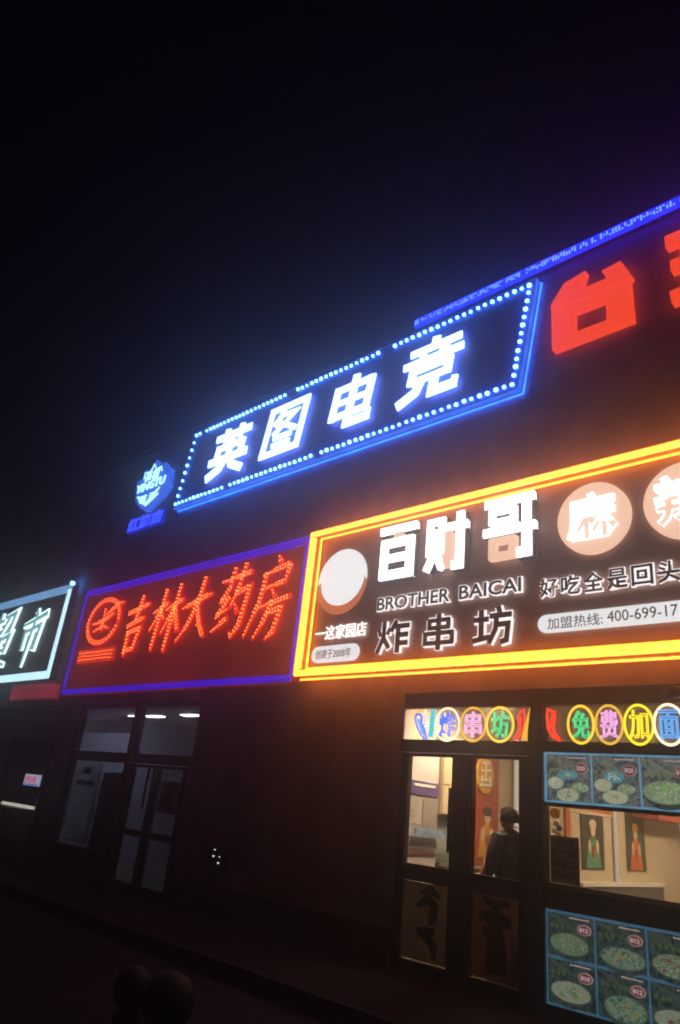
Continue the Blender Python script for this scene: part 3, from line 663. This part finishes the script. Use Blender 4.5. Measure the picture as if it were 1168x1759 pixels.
MB().box(-3.76, -.63, -.014, .05, .093, .872).build('light_box', emi('menu_border_dim', s2l((52,88,112)), 1., var=.15, scale=6), s)
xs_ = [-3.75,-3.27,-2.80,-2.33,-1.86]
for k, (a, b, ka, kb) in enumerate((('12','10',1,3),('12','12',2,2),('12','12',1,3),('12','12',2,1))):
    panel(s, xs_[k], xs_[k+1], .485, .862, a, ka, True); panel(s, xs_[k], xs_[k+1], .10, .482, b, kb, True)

# ------------------------------------------------------------------ inside the snack shop
def wallpos(name, label, cat, y0, y1, z0, z1, m, dep=.02):
    o = thing(name, label, cat); MB().box(-5.797, -5.797+dep, y0, y1, z0, z1).build('sheet', m, o); return o
def on_wall(poly_yz, x0, x1, name, m, parent):
    mb = MB().prism([(a, b) for a, b in poly_yz], 0, 1)
    mb.v = [(x0+(x1-x0)*v[1], v[0], v[2]) for v in mb.v]
    return mb.build(name, m, parent)
M_red_p = mat('red_board', (.42,.07,.03), .5, noise=.1); M_yel_p = mat('yellow_print', (.75,.42,.05), .5); M_wht_p = mat('white_print', (.8,.78,.7), .5); M_drk_p = mat('dark_print', (.045,.04,.035), .5, noise=.3, scale=6); M_grn_p = mat('green_print', (.10,.30,.16), .5, noise=.3, scale=14); M_org_p = mat('orange_print', (.62,.14,.04), .5, noise=.2, scale=14); M_skin_p = mat('pale_print', (.72,.58,.40), .5)
s = thing('ceiling_light', 'flat white ceiling lamp inside the snack shop near the doors', 'ceiling light', group='snack shop ceiling lamps')
M_lamp = emi('shop_lamp', (1.0,.86,.64), 85)
MB().box(-.3, .3, -.42, .42, -.02, .03).build('housing', M_steel, s); MB().box(-.27, .27, -.39, .39, -.035, -.021).build('diffuser', M_lamp, s)
s.location = (-4.95, .70, 3.015)
for k, (lab, x, y) in enumerate((('flat white ceiling lamp in the middle of the snack shop', -3.9, 5.6), ('flat white ceiling lamp at the back of the snack shop', -3.6, 8.2))):
    r_ = s.copy(); COL.objects.link(r_); r_['label'] = lab; r_.location = (x, y, 3.015)
    for ch in s.children:
        c_ = ch.copy(); COL.objects.link(c_); c_.parent = r_
red = wallpos('red_wall_board', 'tall red board on the wall behind the right door', 'wall board', 1.80, 2.44, .0, 2.75, M_red_p)
ov = thing('oval_sign', 'yellow oval sign high on the red board', 'sign')
on_wall(ell(2.03, 2.21, .215, .25), -5.775, -5.74, 'disc', M_yel_p, ov)
gl_ = MB()
for k, st in enumerate(([(1.92,2.36),(2.14,2.38)],[(2.03,2.40),(2.02,2.12)],[(1.90,2.26),(2.16,2.28)],[(1.90,2.14),(2.16,2.15)],[(1.93,2.20),(1.93,2.06)],[(2.13,2.20),(2.13,2.06)],[(1.88,2.07),(2.18,2.08)])): gl_.stroke(st, -.0005*k, .01, .035)
gl_.v = [(-5.735-v[1]*.5+.006, v[0], v[2]) for v in gl_.v]; gl_.build('emblem', M_wht_p, ov)
def figure(s, yc, z0, z1, robe, w_=.2, crown=M_yel_p, x=-5.765):
    H = z1-z0; e_ = lambda a, b, ra, rb, m, n_, k: on_wall(ell(yc+a*w_, z0+b*H, ra*w_, rb*H, 22), x, x+.004+.002*k, n_, m, s)
    on_wall([(yc-w_*.95,z0),(yc+w_*.95,z0),(yc+w_*.62,z0+.45*H),(yc+w_*.22,z0+.60*H),(yc-w_*.22,z0+.60*H),(yc-w_*.62,z0+.45*H)], x, x+.004, 'robe', robe, s)
    e_(0,.71,.30,.12,M_skin_p,'face',1); e_(0,.82,.46,.09,crown,'headdress',2); e_(-.5,.40,.18,.12,M_skin_p,'sleeve',3); e_(.5,.40,.18,.12,M_skin_p,'sleeve',4); e_(0,.30,.20,.10,M_red_p,'sash',5)
s = wallpos('opera_poster', 'poster of a robed figure in yellow on the red board', 'poster', 1.86, 2.41, 1.14, 1.88, M_red_p, .028)
figure(s, 2.13, 1.15, 1.86, mat('yellow_robe', (.72,.36,.06), .5, noise=.3, scale=16), .24, M_drk_p)
s = wallpos('portrait_poster', 'dark wall poster of a robed figure in green beside the white strip', 'poster', 5.08, 5.94, 1.06, 1.98, M_drk_p)
figure(s, 5.50, 1.08, 1.90, M_grn_p, .30, M_skin_p, -5.775)
s = wallpos('portrait_poster', 'dark green wall poster of a figure in an orange robe', 'poster', 6.92, 7.78, 1.06, 2.08, mat('poster_green', (.05,.08,.04), .5, noise=.3))
figure(s, 7.32, 1.08, 1.95, M_org_p, .30, M_yel_p, -5.775)
s = thing('red_wall_frame', 'red and yellow door-shaped frame on the cream wall', 'wall frame')
for k, (y0, y1, z0, z1) in enumerate(((4.50,4.66,0,2.10),(4.66,6.30,1.96,2.10))): MB().box(-5.797, -5.76, y0, y1, z0, z1).build('red_strip', M_org_p, s)
for k, (y0, y1, z0, z1) in enumerate(((4.663,4.72,0,1.90),(4.663,6.30,1.902,1.957))): MB().box(-5.797, -5.77, y0, y1, z0, z1).build('yellow_strip', M_skin_p, s)
M_strip = emi('white_wall_tube', (1.0,.92,.78), .75)
for lab, y, z0, z1 in (('upright white light tube on the wall behind the right door', 2.90, .0, 2.9), ('upright white light tube between the two portrait posters', 6.38, .86, 2.9), ('upright white light tube at the right end of the cream wall', 9.72, .3, 2.9)):
    s = thing('wall_light', lab, 'light tube', group='upright wall tubes'); s.location = (-5.76, y, z0)
    MB().box(-.035, -.012, -.05, .05, 0, z1-z0).build('backplate', M_steel, s); MB().tube([(.012,0,.01),(.012,0,z1-z0-.01)], .032, 8).build('tube', M_strip, s)
s = thing('wall_shelf', 'long white ledge low on the cream wall under the posters', 'ledge'); MB().box(-5.797, -5.62, 4.75, 8.25, .82, .875).build('top', M_wht_p, s); MB().box(-5.797, -5.65, 4.77, 8.23, .0, .818).build('front', mat('grey_panel', (.10,.085,.08), .6), s)
s = thing('hanging_banner', 'red canopy banner with yellow marks high on the far wall', 'banner')
MB().box(-5.797, -5.30, 7.25, 9.45, 1.98, 2.5).build('cloth', M_red_p, s)
for k in range(4): MB().box(-5.298, -5.29, 7.9+.22*k, 8.06+.22*k, 2.08, 2.26).build('mark', M_yel_p, s)
# fridge, cabinet, counter behind the left leaf
s = thing('drinks_cabinet', 'pale upright drinks cabinet with a purple header behind the left door', 'cabinet')
MB().box(-5.797, -5.70, .16, .84, 0, 2.42).build('body', mat('pale_laminate', (.60,.54,.52), .5), s)
MB().box(-5.699, -5.68, .18, .82, 1.82, 1.98).build('header', mat('purple_header', (.10,.07,.20), .5), s)
MB().box(-5.6785, -5.674, .30, .74, 1.92, 1.95).build('header_line', M_wht_p, s)
cols = [mat('sheet_%d' % k, c, .6, noise=.12, scale=9) for k, c in enumerate(((.44,.40,.37),(.36,.33,.31),(.30,.26,.25)))]
MB().box(-5.699, -5.69, .18, .82, 1.14, 1.80).build('inset', cols[1], s)
for k, (y0, y1, z0, z1) in enumerate(((.20,.48,1.48,1.78),(.51,.80,1.46,1.79),(.20,.80,1.20,1.42))):
    n = MB().box(-5.689, -5.686, y0, y1, z0, z1).build('notice', cols[k % 2*2], s)
    for j in range(4): MB().box(-5.6855, -5.6845, y0+.03, y1-.03-.04*(j % 2), z1-.05-.055*j, z1-.03-.055*j).build('print_line', cols[1], n)
MB().box(-5.699, -5.685, .20, .80, 1.145, 1.185).build('tray', mat('dull_red', (.22,.10,.09), .6), s)
s = thing('wall_cabinet', 'cream cupboard on the wall behind the left door', 'cupboard')
MB().box(-5.797, -5.68, .88, 1.34, 1.62, 2.60).build('body', M_cream, s)
for z0, z1 in ((1.64,1.98),(2.0,2.58)):
    d = MB().box(-5.679, -5.66, .89, 1.33, z0, z1).build('door', mat('cream_laminate', (.66,.55,.36), .45, noise=.06, scale=5), s)
    MB().box(-5.659, -5.645, 1.24, 1.255, z0+.08, z0+.22).build('handle', M_steel, d)
s = thing('service_counter', 'brown service counter with a pale splashback behind the left door', 'counter')
MB().box(-5.797, -5.55, .90, 1.60, 0, 1.03).build('base', mat('brown_wood', (.14,.06,.03), .5, noise=.3, scale=4), s); MB().box(-5.797, -5.52, .88, 1.62, 1.032, 1.065).build('worktop', M_steel, s)
MB().box(-5.797, -5.77, .90, 1.60, 1.067, 1.58).build('splashback', mat('teal_tile', (.34,.40,.36), .35, noise=.2, scale=20), s)
s = thing('led_ticker', 'pale blue lit strip across the left door interior', 'light strip')
MB().box(-5.647, -5.62, .30, 1.30, 1.355, 1.435).build('bar', emi('ticker', (.30,.42,.50), .8, var=.8, scale=22), s)
s = thing('white_box', 'white carton standing in front of the opera poster', 'box')
MB().box(-5.55, -5.25, 1.72, 2.05, .9, 1.16).build('carton', mat('carton', (.78,.74,.64), .6), s)
s = thing('low_cabinet', 'low dark cabinet carrying the white carton', 'cabinet')
MB().box(-5.75, -5.15, 1.66, 2.55, .05, .897).build('body', M_drk_p, s); MB().box(-5.70, -5.2, 1.70, 2.5, 0, .049).build('plinth', M_black, s)
# hiring notice in the window
s = thing('hiring_notice', 'dark notice board with four rows of black characters in the window corner', 'notice')
MB().box(-3.74, -3.44, .06, .07, 1.105, 1.53).build('board', paper('notice_board', (.26,.22,.20), .5), s)
M_ink = mat('ink', (.012,.010,.010), .6)
for k, row in enumerate(('招聘','服务员','切配工','勤杂工')):
    z = 1.44-.095*k
    text('lettering', row, -3.72 if k else -3.70, -3.46 if k else -3.48, z-.01, z+.065, .052, M_ink, s, bold=.03, depth=.006)
s = thing('neon_ornament', 'colourful ornament hanging at the left of the window', 'ornament')
MB().prism(ell(-3.71, 1.74, .05, .05, 20), .10, .14).build('lantern', paper('lantern_paper', (.8,.5,.08), .6), s)
for k, (dx, dz, m) in enumerate(((0,-.10,paper('white_tissue', (.8,.8,.8), .6)),(.03,-.14,paper('violet_paper', (.4,.35,.75), .6)),(-.02,-.17,paper('white_tissue', (.8,.8,.8), .6)),(.02,-.20,paper('yellow_tissue', (.8,.7,.2), .6)))): MB().prism(ell(-3.70+dx, 1.74+dz, .03, .026, 12), .10+.003*k, .13).build('tassel', m, s)
# sheets on the lower door panes
M_sheet = paper('aged_sheet', (.36,.29,.23), .5)
s = thing('door_poster', 'dim sheet with black brush marks behind the lower left door pane', 'poster')
MB().box(-5.52, -4.91, .03, .036, .14, .89).build('sheet', M_sheet, s)
bb = MB()
for k, st in enumerate(([(-5.30,.80,.04),(-5.16,.84,.09),(-5.04,.78,.05)],[(-5.34,.66,.05),(-5.20,.74,.10),(-5.06,.66,.06)],[(-5.10,.74,.05),(-5.12,.58,.12),(-5.16,.50,.04)],[(-5.34,.42,.05),(-5.20,.40,.14),(-5.10,.44,.06)],[(-5.22,.40,.08),(-5.10,.30,.10),(-5.08,.18,.05)])): bb.stroke(st, .024-.0006*k, .03)
bb.build('brush_marks', M_ink, s)
s = thing('door_poster', 'dim sheet with an orange edge behind the lower right door pane', 'poster')
MB().box(-4.62, -4.05, .03, .036, .14, .89).build('sheet', paper('aged_sheet_warm', (.40,.24,.13), .5), s)
bb = MB()
for k, st in enumerate(([(-4.50,.86,.05),(-4.34,.80,.10),(-4.18,.84,.05)],[(-4.52,.70,.06),(-4.36,.70,.16),(-4.16,.66,.08)],[(-4.38,.74,.06),(-4.34,.52,.20),(-4.32,.20,.26)],[(-4.48,.60,.04),(-4.44,.52,.08)])): bb.stroke(st, .024-.0006*k, .03)
bb.build('brush_marks', M_ink, s)
MB().stroke([(-4.14,.52,.05),(-4.10,.34,.10),(-4.14,.16,.08)], .0262, .03).build('orange_mark', M_org_p, s)

# ------------------------------------------------------------------ pharmacy interior
M_tub = emi('fluorescent', (.85,.92,1.0), 26)
for lab, x0, x1, y in (('leftmost of the three pharmacy ceiling tubes', -14.35, -13.85, 1.32), ('middle one of the three pharmacy ceiling tubes', -13.72, -13.15, 1.36), ('rightmost of the three pharmacy ceiling tubes', -12.32, -11.80, 1.28)):
    s = thing('tube_light', lab, 'ceiling light', group='pharmacy ceiling tubes')
    MB().box(x0, x1, y-.09, y+.09, 2.975, 2.998).build('housing', mat('lamp_enamel', (.7,.7,.7), .5), s); MB().box(x0+.02, x1-.02, y-.075, y+.075, 2.955, 2.973).build('diffuser', M_tub, s)
s = thing('header_board', 'white strip board with faint red lettering in the pharmacy fanlight', 'board')
MB().box(-13.86, -11.92, .08, .095, 2.46, 2.76).build('board', paper('header_white', (.86,.88,.95), .7), s)
hb = MB()
for k in range(2): hb.stroke([(-13.6,2.66-.07*k),(-13.2,2.665-.07*k)], .074, .08, .03)
hb.build('logo', mat('faded_red', (.30,.10,.12), .6), s)
text('lettering', '吉林大药房', -13.1, -12.05, 2.53, 2.68, .074, mat('faded_red', (.3,.1,.12), .6), s, depth=.005)
s = thing('window_board', 'pale tall board standing behind the pharmacy window', 'board'); MB().box(-13.84, -12.9, .10, .12, .5, 1.90).build('board', paper('pale_board', (.8,.85,.95), .7), s)
for z0, z1, x0, x1 in ((1.70,1.82,-13.6,-13.3),(1.48,1.58,-13.7,-13.1)): MB().box(x0, x1, .092, .099, z0, z1).build('print_block', mat('board_print', (.14,.14,.2), .6), s)
s = thing('curtain', 'dull purple-grey curtain behind the pharmacy window', 'curtain')
cu = MB(); pts = [(-13.0+.04*k, .2+.035*math.sin(k*1.3)) for k in range(27)]
for (a, b), (c, d) in zip(pts[:-1], pts[1:]):
    i = len(cu.v); cu.v += [(a,b,.3),(c,d,.3),(c,d,1.75),(a,b,1.75)]; cu.f.append((i,i+1,i+2,i+3))
cu.build('cloth', mat('curtain_cloth', (.13,.11,.14), .9, noise=.2), s)
s = thing('blue_card', 'small blue card on the pharmacy window', 'card'); MB().box(-12.5, -12.0, .06, .066, 1.62, 1.76).build('card', mat('blue_card', (.14,.22,.45), .5), s)
s = thing('notice_poster', 'white poster with dark shapes on the right pharmacy door', 'poster')
MB().box(-10.76, -10.12, .03, .036, 1.20, 1.70).build('sheet', paper('poster_white', (.6,.64,.6), .6), s)
bb = MB()
for k, st in enumerate(([(-10.6,1.62,.10),(-10.4,1.60,.16),(-10.25,1.64,.06)],[(-10.72,1.42,.24),(-10.5,1.40,.2),(-10.36,1.44,.06)],[(-10.56,1.30,.06),(-10.3,1.28,.14),(-10.22,1.22,.05)])): bb.stroke(st, .022-.0006*k, .029)
bb.build('dark_shapes', M_ink, s)
s = thing('medicine_shelf', 'grey shelf unit with boxes at the back of the pharmacy', 'shelf')
MB().box(-14.4, -10.0, 3.2, 3.55, .0, .06).build('base', M_steel, s)
for z in (.6, 1.1, 1.6, 2.1): MB().box(-14.4, -10.0, 3.2, 3.55, z, z+.03).build('shelf', M_steel, s)
for x in (-14.4,-12.9,-11.4,-10.03): MB().box(x-.015, x+.015, 3.198, 3.55, .06, 2.3).build('upright', M_steel, s)

# supermarket window things
s = thing('window_led_sign', 'tiny pink and white lit sign in the supermarket window', 'sign')
MB().box(-15.78, -15.08, -.02, .005, 1.36, 1.58).build('light_box', emi('small_sign', (.36,.36,.50), 1.), s)
text('lettering', '药店', -15.70, -15.20, 1.42, 1.54, -.03, emi('small_sign_red', (.55,.08,.16), 1.), s, bold=.02, depth=.008)
MB().box(-15.75, -15.1, -.027, -.021, 1.37, 1.395).build('blue_line', emi('small_sign_blue', (.05,.1,.5), 1.), s)
s = thing('display_freezer', 'low freezer with a bright white rim light at the left edge', 'freezer')
MB().box(-18.4, -16.3, -.62, -.10, .06, .84).build('body', mat('freezer_white', (.3,.3,.32), .4), s); MB().box(-18.38, -16.32, -.6, -.12, .004, .058).build('base', M_black, s)
MB().tube([(-18.3,-.63,.90),(-16.32,-.63,.90)], .03, 8).build('light_tube', emi('freezer_tube', (1.0,1.0,.75), 2.0), s)
MB().box(-18.4, -16.3, -.66, -.10, .842, .868).build('lid_frame', M_steel, s)

# ------------------------------------------------------------------ small wall fittings
s = thing('security_camera', 'small black camera under the snack sign at the right edge', 'camera')
MB().box(-2.36, -2.26, -.06, -.002, 2.80, 2.95).build('bracket', M_black, s); MB().tube([(-2.31,-.05,2.89),(-2.36,-.30,2.86)], .06, 10).build('housing', M_black, s, smooth=True); MB().tube([(-2.36,-.30,2.86),(-2.365,-.325,2.857)], .04, 10).build('lens', M_gl2, s)
s = thing('wall_meter_box', 'small black box with four white points of light on the dark wall', 'meter box')
MB().box(-9.04, -8.66, -.10, -.002, .55, .92).build('case', M_black, s, bevel=.01)
for x, z, r in ((-8.89,.84,.007),(-8.90,.755,.011),(-8.76,.76,.006),(-8.77,.68,.010)):
    MB().tube([(x,-.112,z),(x,-.101,z)], r, 8).build('indicator', emi('indicator', (.8,.85,.9), 1.6), s)
M_ball = mat('polished_granite', (.010,.009,.009), .6, noise=.4, scale=60, spec=.12)
def ball(lab, x, y, r):
    s = thing('ball_bollard', lab, 'bollard', (x, y, -.15), 'stone ball bollards')
    MB().lathe([(r*.78,0),(r*.80,.02),(r*.74,.10),(r*.52,.13)], 0, 0, 28).build('plinth', M_pave, s, smooth=False)
    prof = [(max(.003, r*math.sin(math.pi*k/18)), .11+r-r*math.cos(math.pi*k/18)) for k in range(19)]
    MB().lathe(prof, 0, 0, 36).build('ball', M_ball, s, smooth=True)
ball('dark stone ball bollard, the farther and smaller of the two', -5.47, -3.40, .155)
ball('dark stone ball bollard, the nearer and larger of the two', -4.95, -3.44, .19)

# ------------------------------------------------------------------ customer inside the right door
def skin(name, pts, edges, m, parent, root=0, sub=2):
    me = bpy.data.meshes.new(name); me.from_pydata([p[:3] for p in pts], edges, []); me.update()
    ob = bpy.data.objects.new(name, me); COL.objects.link(ob)
    md_ = ob.modifiers.new('skin', 'SKIN'); md_.use_smooth_shade = True
    for v, p in zip(me.skin_vertices[0].data, pts): v.radius = (p[3], p[4] if len(p) > 4 else p[3])
    me.skin_vertices[0].data[root].use_root = True
    sb = ob.modifiers.new('sub', 'SUBSURF'); sb.levels = sub; sb.render_levels = sub
    dg = bpy.context.evaluated_depsgraph_get(); m2 = bpy.data.meshes.new_from_object(ob.evaluated_get(dg))
    bpy.data.objects.remove(ob); m2.name = name; m2.materials.clear(); m2.materials.append(m)
    for p in m2.polygons: p.use_smooth = True; p.material_index = 0
    return link(name, m2, parent)
s = thing('person', 'person in a dark jacket standing with their back to the right door', 'person', (-4.48, .52, 0))
s.rotation_euler = (0, 0, rad(72)); 
M_skin = mat('skin', (.42,.24,.16), .55); M_jack = mat('black_jacket', (.014,.014,.018), .75, noise=.3, scale=12, bump=.2); M_trs = mat('dark_trousers', (.018,.018,.022), .8); M_hair = mat('black_hair', (.012,.009,.008), .9, noise=.4, scale=40, bump=.3, spec=.1)
# body: faces +y
P = [(0,0,.96,.13,.11),(0,.01,1.15,.13,.10),(0,0,1.34,.155,.11),(0,-.01,1.455,.07,.065),(0,.01,1.53,.052,.055),(0,.03,1.60,.070,.085),(0,.02,1.685,.078,.095),(0,.015,1.735,.05,.06)]
E_ = [(0,1),(1,2),(2,3),(3,4),(4,5),(5,6),(6,7)]
for sg in (-1, 1):
    b0 = len(P); P += [(sg*.17,-.01,1.40,.065),(sg*.225,-.02,1.24,.052),(sg*.25,.02,1.10,.045),(sg*.22,.18,1.02,.038),(sg*.19,.26,1.03,.032)]
    E_ += [(2,b0),(b0,b0+1),(b0+1,b0+2),(b0+2,b0+3),(b0+3,b0+4)]
    for k, (dx, dz, L) in enumerate(((-.03,.02,.07),(-.01,.025,.085),(.01,.02,.08),(.03,.01,.065))):
        c0 = len(P); P += [(sg*.19+dx,.30,1.03+dz*.5,.011),(sg*.19+dx,.30+L*.6,1.025+dz*.4,.010),(sg*.19+dx,.30+L,1.0,.008)]; E_ += [(b0+4,c0),(c0,c0+1),(c0+1,c0+2)]
    c0 = len(P); P += [(sg*.14,.27,1.05,.012),(sg*.125,.31,1.045,.010)]; E_ += [(b0+4,c0),(c0,c0+1)]
    b1 = len(P); P += [(sg*.10,0,.86,.092),(sg*.105,.01,.50,.062),(sg*.105,-.01,.28,.055),(sg*.105,-.02,.09,.042),(sg*.11,.06,.045,.042),(sg*.115,.15,.035,.034)]
    E_ += [(0,b1),(b1,b1+1),(b1+1,b1+2),(b1+2,b1+3),(b1+3,b1+4),(b1+4,b1+5)]
body = skin('body', P, E_, M_skin, s)
J = [(0,0,.90,.185,.15),(0,.01,1.15,.175,.14),(0,0,1.38,.185,.13),(0,-.01,1.48,.125,.105),(0,-.005,1.555,.085,.088)]
JE = [(0,1),(1,2),(2,3),(3,4)]
for sg in (-1, 1):
    b0 = len(J); J += [(sg*.185,-.01,1.43,.088),(sg*.25,-.02,1.26,.078),(sg*.26,.02,1.10,.064),(sg*.225,.17,1.02,.052)]; JE += [(2,b0),(b0,b0+1),(b0+1,b0+2),(b0+2,b0+3)]
jk = skin('jacket', J, JE, M_jack, s)
T = [(0,0,.93,.155,.13)]; TE = []
for sg in (-1, 1):
    b1 = len(T); T += [(sg*.10,0,.82,.108),(sg*.105,.01,.50,.082),(sg*.105,-.01,.12,.068)]; TE += [(0,b1),(b1,b1+1),(b1+1,b1+2)]
skin('trousers', T, TE, M_trs, s)
hv = MB(); n1, n2 = 14, 22
for i in range(n1+1):
    for j in range(n2):
        th = math.pi*.60*i/n1; ph = 2*math.pi*j/n2
        back = -math.sin(ph)
        lim = 1.0 if back > -.25 else .52
        t2 = th*lim
        rr = 1+.035*math.sin(5*ph+i)+random.uniform(-.015,.015)
        hv.v.append((.118*rr*math.sin(t2)*math.cos(ph), .01+.132*rr*math.sin(t2)*math.sin(ph), 1.648+.122*rr*math.cos(t2)))
for i in range(n1):
    for j in range(n2): hv.f.append((i*n2+j, i*n2+(j+1) % n2, (i+1)*n2+(j+1) % n2, (i+1)*n2+j))
hv.build('hair', M_hair, s, smooth=True)
for sg in (-1, 1):
    ea = MB().tube([(sg*.088,.02,1.60),(sg*.098,.015,1.63),(sg*.095,.01,1.655)], .014, 6, taper=[.010,.017,.010]); ea.build('ear', M_skin, s, smooth=True)
    MB().box(sg*.11-.05, sg*.11+.05, -.08, .19, .004, .07).build('shoe', M_black, s, bevel=.02)
fc = MB().tube([(0,.115,1.635),(0,.135,1.60),(0,.118,1.59)], .012, 6, taper=[.008,.016,.010]); fc.build('nose', M_skin, s, smooth=True)
for sg in (-1, 1): MB().tube([(sg*.033,.108,1.64),(sg*.033,.116,1.64)], .012, 8).build('eye', M_ink, s)
MB().tube([(-.022,.112,1.565),(.022,.112,1.565)], .007, 6).build('mouth', mat('lips', (.35,.12,.10), .5), s)
on_c = MB().tube([(.075*math.cos(a)*1.15, -.005+.085*math.sin(a), 1.565) for a in [2*math.pi*k/20 for k in range(20)]], .007, 6, closed=True).build('collar', mat('pale_collar', (.35,.38,.48), .6), s, smooth=True)
M_pnk = mat('pink_print', (.40,.16,.18), .6)
for k, (x, z) in enumerate(((-.08,1.33),(.06,1.33))):
    a = MB()
    for j in range(3): a.stroke([(x-.03+.004*j,z+.03*j),(x+.03-.006*j,z+.03*j+.004)], -.148-.0006*j, -.136, .012)
    a.build('jacket_print', M_pnk, s)

# ------------------------------------------------------------------ night haze, also standing in for lens glow round the signs
me = bpy.data.meshes.new('haze'); hb_ = MB().box(-420, 420, -420, 420, -1.4, 9.6); me.from_pydata(hb_.v, [], hb_.f); me.update()
hm = bpy.data.materials.new('night_haze'); hm.use_nodes = True; t = hm.node_tree; t.nodes.clear()
ou = t.nodes.new('ShaderNodeOutputMaterial'); pv = t.nodes.new('ShaderNodeVolumePrincipled')
pv.inputs['Color'].default_value = (.92,.93,.96,1); pv.inputs['Density'].default_value = .021; pv.inputs['Anisotropy'].default_value = .91
t.links.new(pv.outputs[0], ou.inputs['Volume']); me.materials.append(hm)
tag(link('haze', me), 'thin night haze around the signs, also standing in for lens glow', 'haze', kind='stuff')
